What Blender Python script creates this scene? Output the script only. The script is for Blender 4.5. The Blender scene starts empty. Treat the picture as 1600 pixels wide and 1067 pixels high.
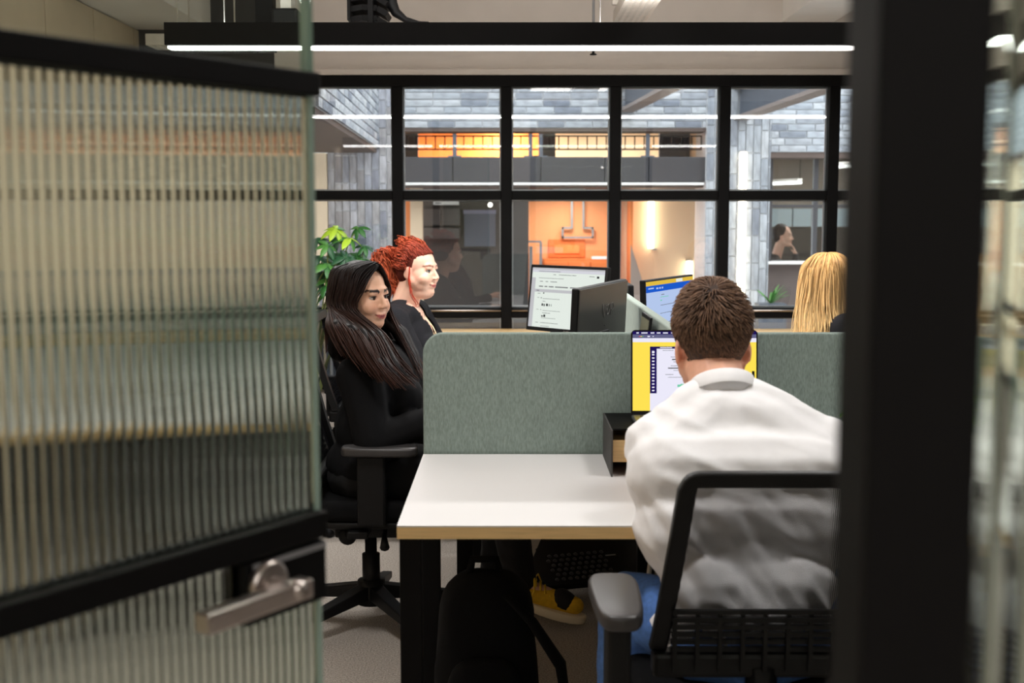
import bpy, bmesh, math, random
from mathutils import Vector as V, Matrix, Euler, noise
random.seed(7)
SC = bpy.context.scene
COL = SC.collection
PI = math.pi

# ------------------------------------------------------------------ camera, world, exposure
FPX = 1900.0
CAMZ = 1.375
PITCH = math.atan(198.5 / FPX)
cam_d = bpy.data.cameras.new('camera')
cam = bpy.data.objects.new('camera', cam_d)
COL.objects.link(cam)
cam.location = (0, 0, CAMZ)
cam.rotation_euler = (PI / 2 - PITCH, 0, 0)
cam_d.sensor_width = 36.0
cam_d.lens = 36.0 * FPX / 1600
cam_d.clip_start = 0.02
cam_d.dof.use_dof = True
cam_d.dof.focus_distance = 3.9
cam_d.dof.aperture_fstop = 4.5
SC.camera = cam

world = bpy.data.worlds.new('world')
SC.world = world
world.use_nodes = True
bg = world.node_tree.nodes['Background']
bg.inputs['Color'].default_value = (0.92, 0.96, 1.0, 1)
bg.inputs['Strength'].default_value = 5.2

SC.view_settings.view_transform = 'Standard'
SC.view_settings.look = 'None'
SC.view_settings.gamma = 1
SC.view_settings.use_curve_mapping = False
SC.view_settings.exposure = 0.0
try:
    SC.cycles.use_denoising = True
    SC.cycles.transparent_max_bounces = 24
    SC.cycles.max_bounces = 14
    SC.cycles.transmission_bounces = 10
    SC.cycles.sample_clamp_indirect = 6.0
    SC.cycles.caustics_refractive = True
    SC.cycles.blur_glossy = 0.5
except Exception:
    pass

def area(name, loc, sx, sy, power, color=(1, 0.95, 0.88), rot=(0, 0, 0), parent=None, spread=None):
    d = bpy.data.lights.new(name, 'AREA')
    d.shape = 'RECTANGLE'; d.size = sx; d.size_y = sy
    d.energy = power; d.color = color
    if spread: d.spread = spread
    o = bpy.data.objects.new(name, d); COL.objects.link(o)
    o.location = loc; o.rotation_euler = rot
    if parent:
        o.parent = parent; o.location = V(loc) - WL[parent.name]
    return o

def W(px, py, Y):
    """world point on the plane at depth Y that the photograph shows at (px, py)"""
    u = (px - 800) / FPX; v = (533.5 - py) / FPX
    c, s = math.cos(PITCH), math.sin(PITCH)
    d = V((u, c + v * s, -s + v * c))
    return V((0, 0, CAMZ)) + d * (Y / d.y)
def WX(px, py, Y): return W(px, py, Y).x
def WZ(py, Y): return W(800, py, Y).z

# ------------------------------------------------------------------ materials
def lin(c):
    def f(x):
        x /= 255.0
        return x / 12.92 if x <= 0.04045 else ((x + 0.055) / 1.055) ** 2.4
    return (f(c[0]), f(c[1]), f(c[2]), 1)

def new_mat(name):
    m = bpy.data.materials.new(name); m.use_nodes = True
    nt = m.node_tree; nt.nodes.clear()
    out = nt.nodes.new('ShaderNodeOutputMaterial')
    return m, nt, out

def nd(nt, t, **kw):
    n = nt.nodes.new(t)
    for k, v in kw.items(): setattr(n, k, v)
    return n

def pm(name, c, rough=0.5, metal=0.0, var=0.0, scale=20.0, bump=0.0, stretch=(1, 1, 1), spec=0.5, emit=None, es=1.0,
       attr=None, sss=0.0, objvar=None, coat=0.0, sheen=0.0, detail=3):
    m, nt, out = new_mat(name)
    p = nd(nt, 'ShaderNodeBsdfPrincipled'); nt.links.new(p.outputs[0], out.inputs[0])
    p.inputs['Roughness'].default_value = rough
    p.inputs['Metallic'].default_value = metal
    p.inputs['Specular IOR Level'].default_value = spec
    p.inputs['Coat Weight'].default_value = coat
    p.inputs['Sheen Weight'].default_value = sheen
    L = lin(c)
    p.inputs['Base Color'].default_value = L
    src = None
    if attr:
        a = nd(nt, 'ShaderNodeAttribute', attribute_name=attr); src = a.outputs['Color']
    if objvar:
        oi = nd(nt, 'ShaderNodeObjectInfo'); r = nd(nt, 'ShaderNodeValToRGB')
        nt.links.new(oi.outputs['Random'], r.inputs[0])
        while len(r.color_ramp.elements) < len(objvar): r.color_ramp.elements.new(0.5)
        for i, cc in enumerate(objvar):
            r.color_ramp.elements[i].position = i / (len(objvar) - 1); r.color_ramp.elements[i].color = lin(cc)
        src = r.outputs[0]
    if var or bump:
        tc = nd(nt, 'ShaderNodeTexCoord'); mp = nd(nt, 'ShaderNodeMapping')
        mp.inputs['Scale'].default_value = stretch
        nz = nd(nt, 'ShaderNodeTexNoise'); nz.inputs['Scale'].default_value = scale; nz.inputs['Detail'].default_value = detail
        nt.links.new(tc.outputs['Object'], mp.inputs[0]); nt.links.new(mp.outputs[0], nz.inputs['Vector'])
        if var:
            mr = nd(nt, 'ShaderNodeMapRange')
            mr.inputs[1].default_value = 0.3; mr.inputs[2].default_value = 0.7
            mr.inputs[3].default_value = 1 - var; mr.inputs[4].default_value = 1 + var
            nt.links.new(nz.outputs[0], mr.inputs[0])
            vm = nd(nt, 'ShaderNodeVectorMath', operation='SCALE')
            if src: nt.links.new(src, vm.inputs[0])
            else: vm.inputs[0].default_value = L[:3]
            nt.links.new(mr.outputs[0], vm.inputs['Scale']); src = vm.outputs[0]
        if bump:
            b = nd(nt, 'ShaderNodeBump'); b.inputs['Strength'].default_value = bump; b.inputs['Distance'].default_value = 0.003
            nt.links.new(nz.outputs[0], b.inputs['Height']); nt.links.new(b.outputs[0], p.inputs['Normal'])
    if src: nt.links.new(src, p.inputs['Base Color'])
    if sss:
        p.inputs['Subsurface Weight'].default_value = sss
        p.inputs['Subsurface Radius'].default_value = (0.012, 0.005, 0.003)
    if emit:
        p.inputs['Emission Color'].default_value = lin(emit); p.inputs['Emission Strength'].default_value = es
    return m

def em(name, c, s):
    m, nt, out = new_mat(name)
    e = nd(nt, 'ShaderNodeEmission'); e.inputs[0].default_value = lin(c); e.inputs[1].default_value = s
    nt.links.new(e.outputs[0], out.inputs[0]); return m

def pane_mat(name, tint=(0.95, 0.97, 0.97), base=0.06, power=5.0, rough=0.0):
    m, nt, out = new_mat(name)
    t = nd(nt, 'ShaderNodeBsdfTransparent'); t.inputs[0].default_value = (*tint, 1)
    g = nd(nt, 'ShaderNodeBsdfGlossy'); g.inputs['Roughness'].default_value = rough; g.inputs[0].default_value = (1, 1, 1, 1)
    lw = nd(nt, 'ShaderNodeLayerWeight'); lw.inputs[0].default_value = 0.5
    pw = nd(nt, 'ShaderNodeMath', operation='POWER'); pw.inputs[1].default_value = power
    nt.links.new(lw.outputs['Facing'], pw.inputs[0])
    ma = nd(nt, 'ShaderNodeMath', operation='MULTIPLY_ADD'); ma.inputs[1].default_value = 1 - base; ma.inputs[2].default_value = base
    nt.links.new(pw.outputs[0], ma.inputs[0])
    mx = nd(nt, 'ShaderNodeMixShader'); nt.links.new(ma.outputs[0], mx.inputs[0])
    nt.links.new(t.outputs[0], mx.inputs[1]); nt.links.new(g.outputs[0], mx.inputs[2]); nt.links.new(mx.outputs[0], out.inputs[0])
    return m

def glass_mat(name, c, ior=1.5, rough=0.0):
    m, nt, out = new_mat(name)
    g = nd(nt, 'ShaderNodeBsdfGlass'); g.inputs[0].default_value = (*c, 1); g.inputs['IOR'].default_value = ior
    g.inputs['Roughness'].default_value = rough
    nt.links.new(g.outputs[0], out.inputs[0]); return m

def net_mat(name, c, pitch=0.0026, fill=0.68):
    """woven mesh: threads are opaque, the gaps between them are open"""
    m, nt, out = new_mat(name)
    tc = nd(nt, 'ShaderNodeTexCoord'); sp = nd(nt, 'ShaderNodeSeparateXYZ'); nt.links.new(tc.outputs['Object'], sp.inputs[0])
    def wave(sock, p):
        a = nd(nt, 'ShaderNodeMath', operation='MULTIPLY'); a.inputs[1].default_value = 2 * PI / p; nt.links.new(sock, a.inputs[0])
        s = nd(nt, 'ShaderNodeMath', operation='SINE'); nt.links.new(a.outputs[0], s.inputs[0]); return s.outputs[0]
    a = wave(sp.outputs['X'], pitch * 1.25); b = wave(sp.outputs['Z'], pitch)
    mul = nd(nt, 'ShaderNodeMath', operation='MAXIMUM'); nt.links.new(a, mul.inputs[0]); nt.links.new(b, mul.inputs[1])
    gt = nd(nt, 'ShaderNodeMath', operation='GREATER_THAN'); gt.inputs[1].default_value = fill; nt.links.new(mul.outputs[0], gt.inputs[0])
    t = nd(nt, 'ShaderNodeBsdfTransparent'); d = nd(nt, 'ShaderNodeBsdfDiffuse'); d.inputs[0].default_value = lin(c)
    mx = nd(nt, 'ShaderNodeMixShader'); nt.links.new(gt.outputs[0], mx.inputs[0])
    nt.links.new(t.outputs[0], mx.inputs[1]); nt.links.new(d.outputs[0], mx.inputs[2]); nt.links.new(mx.outputs[0], out.inputs[0])
    return m

# ------------------------------------------------------------------ mesh builder
def ring_frame(t):
    t = t.normalized()
    a = V((0, 0, 1)) if abs(t.z) < 0.9 else V((1, 0, 0))
    u = t.cross(a).normalized(); return u, t.cross(u).normalized()

class MB:
    def __init__(s, T=None):
        s.v = []; s.f = []; s.m = []; s.s = []; s.c = []; s.T = T
    def add(s, vs, fs, m=0, sm=False, col=None):
        o = len(s.v)
        for i, p in enumerate(vs):
            p = V(p); s.v.append(s.T @ p if s.T else p)
            s.c.append(col[i] if isinstance(col, list) else (col or (1, 1, 1)))
        for f in fs:
            s.f.append([o + i for i in f]); s.m.append(m); s.s.append(sm)
        return s
    def box(s, x0, x1, y0, y1, z0, z1, m=0):
        vs = [(x, y, z) for z in (z0, z1) for y in (y0, y1) for x in (x0, x1)]
        return s.add(vs, [(0, 2, 3, 1), (4, 5, 7, 6), (0, 1, 5, 4), (2, 6, 7, 3), (0, 4, 6, 2), (1, 3, 7, 5)], m)
    def obox(s, c, ax, ay, az, m=0):
        c = V(c); ax, ay, az = V(ax), V(ay), V(az)
        vs = [c + ax * i + ay * j + az * k for k in (-1, 1) for j in (-1, 1) for i in (-1, 1)]
        return s.add(vs, [(0, 2, 3, 1), (4, 5, 7, 6), (0, 1, 5, 4), (2, 6, 7, 3), (0, 4, 6, 2), (1, 3, 7, 5)], m)
    def bar(s, p, q, w, h, m=0, up=(0, 0, 1)):
        p, q = V(p), V(q); d = (q - p); up = V(up)
        side = d.cross(up)
        if side.length < 1e-6: side = d.cross(V((1, 0, 0)))
        side.normalize(); u2 = side.cross(d).normalized()
        return s.obox((p + q) / 2, d / 2, side * w / 2, u2 * h / 2, m)
    def prism(s, poly, ext, m=0, sm=False):
        n = len(poly); ext = V(ext); vs = [V(p) for p in poly] + [V(p) + ext for p in poly]
        fs = [tuple(range(n))[::-1], tuple(range(n, 2 * n))]
        s.add(vs, fs + [(i, (i + 1) % n, n + (i + 1) % n, n + i) for i in range(n)], m, sm); return s
    def tube(s, path, r, n=8, m=0, cap=True, sm=True, col=None, flat=1.0):
        path = [V(p) for p in path]; k = len(path)
        rs = r if isinstance(r, (list, tuple)) else [r] * k
        vs = []; fs = []; cs = []
        u = None
        for i in range(k):
            t = path[min(i + 1, k - 1)] - path[max(i - 1, 0)]
            if t.length < 1e-9: t = V((0, 0, 1))
            t.normalize()
            if u is None: u, w = ring_frame(t)
            else:
                u = (u - t * u.dot(t))
                if u.length < 1e-6: u, w = ring_frame(t)
                u.normalize(); w = t.cross(u)
            for j in range(n):
                a = 2 * PI * j / n
                vs.append(path[i] + u * math.cos(a) * rs[i] + w * math.sin(a) * rs[i] * flat)
                cs.append(col[i] if isinstance(col, list) else (col or (1, 1, 1)))
        for i in range(k - 1):
            for j in range(n):
                fs.append((i * n + j, i * n + (j + 1) % n, (i + 1) * n + (j + 1) % n, (i + 1) * n + j))
        if cap:
            fs.append(tuple(range(n))[::-1]); fs.append(tuple(range((k - 1) * n, k * n)))
        return s.add(vs, fs, m, sm, cs)
    def lathe(s, prof, c, n=20, m=0, axis=None, sm=True):
        c = V(c); ax = V(axis).normalized() if axis else V((0, 0, 1))
        u, w = ring_frame(ax)
        vs = []; fs = []
        for (r, z) in prof:
            for j in range(n):
                a = 2 * PI * j / n; vs.append(c + ax * z + u * math.cos(a) * r + w * math.sin(a) * r)
        for i in range(len(prof) - 1):
            for j in range(n):
                fs.append((i * n + j, i * n + (j + 1) % n, (i + 1) * n + (j + 1) % n, (i + 1) * n + j))
        fs.append(tuple(range(n))[::-1]); k = len(prof) - 1; fs.append(tuple(range(k * n, k * n + n)))
        return s.add(vs, fs, m, sm)
    def ell(s, c, r, R=None, n=14, k=9, m=0):
        c = V(c); vs = []; fs = []
        for i in range(k + 1):
            th = PI * i / k
            if i in (0, k):
                p = V((0, 0, r[2] * math.cos(th))); vs.append(c + (R @ p if R else p)); continue
            for j in range(n):
                a = 2 * PI * j / n
                p = V((r[0] * math.sin(th) * math.cos(a), r[1] * math.sin(th) * math.sin(a), r[2] * math.cos(th)))
                vs.append(c + (R @ p if R else p))
        def ix(i, j): return 0 if i == 0 else (len(vs) - 1 if i == k else 1 + (i - 1) * n + j % n)
        for i in range(k):
            for j in range(n):
                if i == 0: fs.append((0, ix(1, j), ix(1, j + 1)))
                elif i == k - 1: fs.append((ix(i, j), len(vs) - 1, ix(i, j + 1)))
                else: fs.append((ix(i, j), ix(i + 1, j), ix(i + 1, j + 1), ix(i, j + 1)))
        return s.add(vs, fs, m, True)
    def cap(s, p, r0, q, r1, n=12):
        p, q = V(p), V(q); d = q - p; L = d.length
        if L < 1e-6: return s.ell(p, (r0, r0, r0))
        t = d / L; path = []; rs = []
        for i in range(5):
            a = PI / 2 * (1 - i / 4.0) ; path.append(p - t * r0 * math.sin(a)); rs.append(max(r0 * math.cos(a), 1e-4))
        for i in range(1, 5):
            path.append(p + d * i / 5); rs.append(r0 + (r1 - r0) * i / 5)
        for i in range(5):
            a = PI / 2 * i / 4.0; path.append(q + t * r1 * math.sin(a)); rs.append(max(r1 * math.cos(a), 1e-4))
        return s.tube(path, rs, n)
    def mesh(s, name, mats, org, use_col=False):
        me = bpy.data.meshes.new(name)
        me.from_pydata([p - org for p in s.v], [], s.f)
        for m in mats: me.materials.append(m)
        me.polygons.foreach_set('material_index', s.m); me.polygons.foreach_set('use_smooth', s.s)
        if use_col:
            a = me.color_attributes.new('Col', 'FLOAT_COLOR', 'POINT')
            flat = []
            for c in s.c: flat.extend((c[0], c[1], c[2], 1))
            a.data.foreach_set('color', flat)
        me.update(); return me
    def build(s, name, mats, parent=None, bevel=0.0, seg=2, org=None, col=False, auto=False):
        if not isinstance(mats, (list, tuple)): mats = [mats]
        lo = V((min(p.x for p in s.v), min(p.y for p in s.v), min(p.z for p in s.v)))
        hi = V((max(p.x for p in s.v), max(p.y for p in s.v), max(p.z for p in s.v)))
        if org is None: org = (lo + hi) / 2
        if parent is None: org = V(((lo.x + hi.x) / 2, (lo.y + hi.y) / 2, lo.z))
        me = s.mesh(name, mats, org, col)
        return link(name, me, org, parent, bevel, seg)

WL = {}
def outward(o):
    bm = bmesh.new(); bm.from_mesh(o.data)
    if bm.calc_volume(signed=True) < 0: bmesh.ops.reverse_faces(bm, faces=bm.faces[:])
    bm.to_mesh(o.data); bm.free(); return o
def bmesh_fix(o):
    bm = bmesh.new(); bm.from_mesh(o.data); bmesh.ops.recalc_face_normals(bm, faces=bm.faces); bm.to_mesh(o.data); bm.free()
def link(name, me, org, parent=None, bevel=0.0, seg=2):
    o = bpy.data.objects.new(name, me); COL.objects.link(o)
    WL[o.name] = V(org)
    if parent: o.parent = parent; o.location = V(org) - WL[parent.name]
    else: o.location = org
    if bevel:
        b = o.modifiers.new('bevel', 'BEVEL'); b.width = bevel; b.segments = seg; b.limit_method = 'ANGLE'; b.angle_limit = 0.6
    return o

def tag(o, label=None, cat=None, group=None, kind=None):
    if label: o['label'] = label
    if cat: o['category'] = cat
    if group: o['group'] = group
    if kind: o['kind'] = kind
    return o
def empty(name, loc, label=None, cat=None, group=None, kind=None):
    o = bpy.data.objects.new(name, None); COL.objects.link(o); o.location = loc; o.empty_display_size = 0.1
    WL[o.name] = V(loc); return tag(o, label, cat, group, kind)
def struct(name, mb, mats, parent=None, bevel=0.0, label=None):
    o = mb.build(name, mats, parent, bevel)
    if not parent: tag(o, label, name.split('_')[0], None, 'structure')
    return o
def rounded(x0, x1, z0, z1, r, y, corners=(1, 1, 1, 1), n=6):
    """rounded rectangle in the XZ plane at depth y; corners: bl, br, tr, tl"""
    out = []
    for (cx, cz, a0, on) in ((x0, z0, PI, corners[0]), (x1, z0, 1.5 * PI, corners[1]), (x1, z1, 0, corners[2]), (x0, z1, 0.5 * PI, corners[3])):
        if not on: out.append(V((cx, y, cz))); continue
        ox = cx + (r if cx == x0 else -r); oz = cz + (r if cz == z0 else -r)
        for i in range(n + 1):
            a = a0 + PI / 2 * i / n; out.append(V((ox + r * math.cos(a), y, oz + r * math.sin(a))))
    return out

# ------------------------------------------------------------------ material library
black = pm('black_metal', (11, 10, 10), 0.6, var=0.1, scale=30, spec=.12)
blackp = pm('black_plastic', (13, 13, 14), 0.5, var=0.1, scale=60, spec=.25)
blackf = pm('black_fabric', (12, 12, 13), 0.9, var=0.25, scale=90, spec=.15)
darkgrey = pm('dark_grey', (58, 56, 55), 0.7, var=0.08, scale=8)
plaster = pm('plaster', (214, 206, 198), 0.85, var=0.03, scale=5)
ceilm = pm('ceiling_paint', (218, 211, 203), 0.9, var=0.02, scale=4)
tan = pm('tan_panel', (205, 186, 160), 0.7, var=0.04, scale=6)
whitep = pm('white_paint', (236, 234, 230), 0.6, var=0.02, scale=8)
carpet = pm('carpet', (164, 156, 147), 0.95, var=0.5, scale=200, bump=0.6, detail=5)
steel = pm('brushed_steel', (200, 190, 184), 0.32, 1.0, var=0.05, scale=60)
galv = pm('galvanised_steel', (205, 198, 188), 0.45, 0.6, var=0.08, scale=25)
birch = pm('birch', (214, 178, 122), 0.5, var=0.12, scale=14, stretch=(1, 12, 30))
birchx = pm('birch_edge', (234, 198, 140), 0.5, var=0.10, scale=10, stretch=(1.2, 30, 30))
laminate = pm('white_laminate', (214, 212, 211), 0.38, var=0.01, scale=4)
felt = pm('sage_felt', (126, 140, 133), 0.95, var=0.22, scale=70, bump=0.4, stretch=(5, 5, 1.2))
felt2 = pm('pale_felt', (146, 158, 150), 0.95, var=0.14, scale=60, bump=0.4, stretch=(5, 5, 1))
mortar = pm('mortar', (216, 217, 219), 0.9, var=0.06, scale=30)
brickm = pm('slate_brick', (140, 150, 165), 0.8, var=0.30, scale=2.2, objvar=[(112, 117, 128), (148, 153, 160), (172, 175, 179), (132, 136, 144), (182, 184, 187), (156, 161, 168)])
brickd = pm('slate_brick_warm', (130, 130, 140), 0.8, var=0.32, scale=2.2, objvar=[(112, 112, 122), (142, 144, 154), (172, 168, 168), (132, 128, 130), (182, 180, 184), (152, 154, 164)])
slate = pm('slate_steel', (86, 91, 100), 0.6, var=0.06, scale=10)
cream = pm('cream_wall', (238, 214, 182), 0.8, var=0.03, scale=4)
orange = pm('orange_paint', (238, 142, 74), 0.7, var=0.04, scale=5)
orange2 = pm('orange_paint_dark', (222, 118, 56), 0.7, var=0.04, scale=5)
greym = pm('grey_metal', (150, 150, 152), 0.45, 0.5)
brown = pm('brown_soffit', (92, 78, 72), 0.8, var=0.05, scale=8)
panelgrey = pm('grey_balcony_panel', (58, 57, 61), 0.4, var=0.06, scale=6)
glass = pane_mat('window_glass')
# ================================================================== THE ROOM
YW = 6.5                                   # window wall
YP = 0.64                                  # glass partition with the open door
XL, XR = -1.97, 4.6
CZ = 2.95
s = struct('floor', MB().box(XL - .1, XR + .1, -2.6, YW + .15, -0.06, 0), carpet)
struct('ceiling', MB().box(XL - .1, XR + .1, -2.6, YW + .15, CZ, CZ + .1), ceilm)
struct('wall_right', MB().box(XR, XR + .1, -2.6, YW + .15, 0, CZ), pm('charcoal_paint', (96, 93, 90), .8, var=.04, scale=5))
struct('wall_back', MB().box(XL - .1, XR + .1, -2.7, -2.6, 0, CZ), plaster)
wl = empty('wall_left', (XL, 2, 0), kind='structure'); wl['label'] = 'tan panelled side wall beyond the open glass door'
MB().box(XL - .1, XL, -2.6, YW + .15, 0, CZ).build('backing', [pm('joint_brown', (120, 104, 86), 0.8)], wl)
yy = -2.6
while yy < YW:
    y2 = min(yy + 0.6, YW)
    MB().box(XL, XL + .018, yy + .004, y2 - .004, 0.09, 2.33).build('panel', [tan], wl, bevel=.003)
    yy += 0.6
struct('baseboard_left', MB().box(XL, XL + .025, -2.6, YW, 0, .08), darkgrey)
# dropped plaster soffit along the left wall, and the box beam on the right
struct('trim_1', MB().box(XL + .001, WX(330, 30, YW), 0.9, YW - .001, 2.335, CZ - .001), ceilm, label='pale dropped ceiling bulkhead along the tan wall')
bx0, bx1 = WX(1222, 36, YW), WX(1303, 36, YW)
struct('trim_2', MB().box(bx0, bx1, 1.2, YW - .001, WZ(34, YW), CZ - .001), whitep, label='pale box beam under the ceiling above the blonde woman')
# header above the window
ztop = WZ(118, YW)
zb = 0.44
hx = WX(429, 110, YW)
wb = empty('wall_window', (0, YW, 0), kind='structure')
MB().box(hx, XR, YW, YW + .14, ztop, CZ).build('header', [plaster], wb)
MB().box(XL, hx, YW - .01, YW + .14, ztop, CZ).build('dark_header', [darkgrey], wb)
MB().box(hx + .03, XR, YW - .035, YW - .001, ztop, WZ(109, YW)).build('ledge', [plaster], wb, bevel=.003)
MB().box(XL, XR, YW, YW + .14, 0, zb).build('low_wall', [plaster], wb)
# the black steel window grid
win = empty('window_1', (0, YW, zb), kind='structure'); win['label'] = 'black steel framed window grid onto the courtyard'
tz0, tz1 = WZ(312, YW), WZ(298, YW)
sz0, sz1 = WZ(496, YW), WZ(480, YW)
rt0, rt1 = WZ(136, YW), ztop
fy0, fy1 = YW - .03, YW + .05
m0 = WX(622, 300, YW); dm = (WX(1299, 300, YW) - m0) / 4
mx = [m0 + dm * k for k in range(-3, 8)]
edges = [XL] + [x for x in mx if XL + .1 < x < XR - .1] + [XR]
hw = .029
MB().box(XL, XR, fy0, fy1, rt0, rt1).build('top_rail', [black], win, bevel=.004)
MB().box(XL, XR, fy0, fy1, zb, zb + .06).build('bottom_rail', [black], win, bevel=.004)
for i in range(1, len(edges) - 1):
    x = edges[i]
    MB().box(x - hw, x + hw, fy0, fy1, zb + .06, rt0).build('mullion', [black], win, bevel=.004)
rows = [(zb + .06, sz0), (sz1, tz0), (tz1, rt0)]
railm = pm('satin_black', (30, 31, 34), 0.22, 0.4)
for i in range(len(edges) - 1):
    a = edges[i] + (hw if i else 0); b = edges[i + 1] - (hw if i < len(edges) - 2 else 0)
    MB().box(a, b, fy0, fy1, tz0, tz1).build('transom', [black], win, bevel=.004)
    MB().box(a, b, fy0, fy1, sz0, sz1).build('sill_rail', [black], win, bevel=.004)
    MB().tube([(a, fy0 - .004, sz1 - .016), (b, fy0 - .004, sz1 - .016)], .006, 8).build('grab_rail', [steel], win)
    for (z0, z1) in rows:
        MB().box(a, b, YW + .006, YW + .014, z0, z1).build('pane', [glass], win)
        for (p, q, u, w) in ((a, a + .008, z0, z1), (b - .008, b, z0, z1), (a + .008, b - .008, z0, z0 + .008), (a + .008, b - .008, z1 - .008, z1)):
            MB().box(p, q, YW + .016, YW + .03, u, w).build('glazing_bead', [greym], win)
struct('trim_3', MB().box(XL, XR, YW - .32, YW - .031, .735, .768), birch, label='birch ledge running under the window')

# ================================================================== GLASS PARTITION, DOOR, POST
def reeded(p0, d, n, L, z0, z1, pitch, depth, thick):
    """glass sheet from p0 along d, flat on the side n points to and reeded on both faces' far side"""
    p0, d, n = V(p0), V(d).normalized(), V(n).normalized()
    K = 14; N = int(L / pitch)
    pts = []
    R = (pitch * pitch / 4 + depth * depth) / (2 * depth)
    for i in range(N):
        for k in range(K):
            t = (k / K - .5) * pitch
            h = math.sqrt(max(R * R - t * t, 0)) - (R - depth)
            pts.append((i * pitch + (k / K) * pitch, h))
    pts.append((N * pitch, 0))
    vs = []
    for (t, h) in pts:
        q = p0 + d * t + n * h
        vs += [V((q.x, q.y, z0)), V((q.x, q.y, z1))]
    o = len(vs)
    for (t, h) in pts:
        q = p0 + d * t - n * thick
        vs += [V((q.x, q.y, z0)), V((q.x, q.y, z1))]
    m = len(pts); fs = []; c = 2 * o            # the caps get their own vertices so that the reeds stay straight up and down
    vs = vs + vs
    for i in range(m - 1):
        fs.append((2 * i, 2 * i + 2, 2 * i + 3, 2 * i + 1))
        fs.append((o + 2 * i, o + 2 * i + 1, o + 2 * i + 3, o + 2 * i + 2))
        fs.append((c + 2 * i + 1, c + 2 * i + 3, c + o + 2 * i + 3, c + o + 2 * i + 1))
        fs.append((c + 2 * i, c + o + 2 * i, c + o + 2 * i + 2, c + 2 * i + 2))
    fs.append((c, c + 1, c + o + 1, c + o)); k = c + 2 * (m - 1); fs.append((k, o + k, o + k + 1, k + 1))
    mb = MB(); mb.add(vs, fs, 0, False)
    mb.s = [(i < 4 * (m - 1) and i % 4 == 0) for i in range(len(mb.f))]
    return mb
reedg = glass_mat('reeded_glass', (0.855, 0.90, 0.86), 1.5, 0.0)
clearg = glass_mat('clear_glass', (0.90, 0.96, 0.93), 1.45, 0.0)

door = empty('door_1', (-.70, .64, 0), kind='structure'); door['label'] = 'open reeded glass door with black rails and steel lever handle'
ang = math.radians(34)
dD = V((math.sin(ang), math.cos(ang), 0)); nD = V((math.cos(ang), -math.sin(ang), 0))
E = W(493, 533, 1.35); E.z = 0
DL = 0.84
H0 = E - dD * DL
def dpt(t, off, z): return E - dD * t + nD * off + V((0, 0, z))
zt0, zt1 = 1.502, 1.527
zm0, zm1 = 1.016, 1.045
def dbox(mb, t0, t1, o0, o1, z0, z1, m=0):
    return mb.obox(dpt((t0 + t1) / 2, (o0 + o1) / 2, (z0 + z1) / 2), dD * (t1 - t0) / 2, nD * (o1 - o0) / 2, V((0, 0, (z1 - z0) / 2)), m)
for (za, zb2) in ((.012, zm0 + .002), (zm0 + .024, zt0 + .002)):
    g = reeded(H0 - nD * .004, dD, -nD, DL - .012, za, zb2, .012, .0016, .008)
    outward(g.build('reeded_pane', [reedg], door))
dbox(MB(), .0, DL, -.004, .004, zt1 - .004, 2.12).build('clear_pane', [pane_mat('door_clear', (0.9, 0.95, 0.92), 0.07)], door)
dbox(MB(), 0, .0075, -.0085, .003, .012, 2.12).build('edge_strip', [pm('glass_edge', (150, 172, 160), 0.25, coat=.3)], door)
for (z0, z1) in ((zt0, zt1), (zm0, zm1)):
    dbox(dbox(MB(), .006, DL, .004, .02, z0, z1), .006, DL, -.022, -.0085, z0, z1).build('rail', [black], door, bevel=.002)
for z0 in (.012, 2.1):
    dbox(dbox(MB(), .006, DL, .004, .02, z0, z0 + .03), .006, DL, -.022, -.0085, z0, z0 + .03).build('rail', [black], door, bevel=.002)
dbox(dbox(MB(), .006, .128, .004, .017, .945, zm0 - .004), .006, .128, -.02, -.0085, .945, zm0 - .004).build('lock_case', [black], door, bevel=.002)
dbox(MB(), .008, .118, .0171, .019, zm0 - .012, zm0 - .006).build('lock_seam', [greym], door)
hd = MB()
hc = dpt(.100, .017, .985)
hd.lathe([(.0, 0), (.026, 0), (.026, .007), (.0235, .010), (.019, .011), (.0, .011)], hc, 28, axis=nD)
hn = hd.build('lever_handle', [steel], door)
h2 = MB().tube([hc + nD * .009, hc + nD * .05 + dD * .004], [.0095, .0095], 16)
h2.build('neck', [steel], hn)
h3 = dbox(MB(), .076, .222, .043, .064, .972, .993)
h3.build('lever', [steel], hn, bevel=.003)
# black jamb posts of the partition, header rail, and the fixed reeded pane right of the post
px0, px1 = WX(1350, 0, YP), WX(1522, 0, YP)
post = empty('door_2', (px0, YP, 0), kind='structure'); post['label'] = 'black steel frame of the glass partition around the doorway'
MB().box(px0, px1, YP - .03, YP + .03, 0, 2.5).build('frame_post', [black], post, bevel=.002)
MB().box(-.80, -.735, YP - .03, YP + .03, 0, 2.5).build('frame_post', [black], post, bevel=.002)
MB().box(-.735, px0, YP - .03, YP + .03, 2.15, 2.2).build('frame_head', [black], post, bevel=.002)
MB().box(px1, 1.35, YP - .02, YP + .02, 0, .06).build('frame_rail', [black], post, bevel=.002)
MB().box(px1, 1.35, YP - .02, YP + .02, 2.44, 2.5).build('frame_rail', [black], post, bevel=.002)
MB().box(1.35, 1.41, YP - .03, YP + .03, 0, 2.5).build('frame_post', [black], post, bevel=.002)
outward(reeded((px1, YP, 0), (1, 0, 0), (0, 1, 0), 1.35 - px1, .06, 2.44, .018, .0042, .006).build('reeded_pane', [reedg], post))

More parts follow.
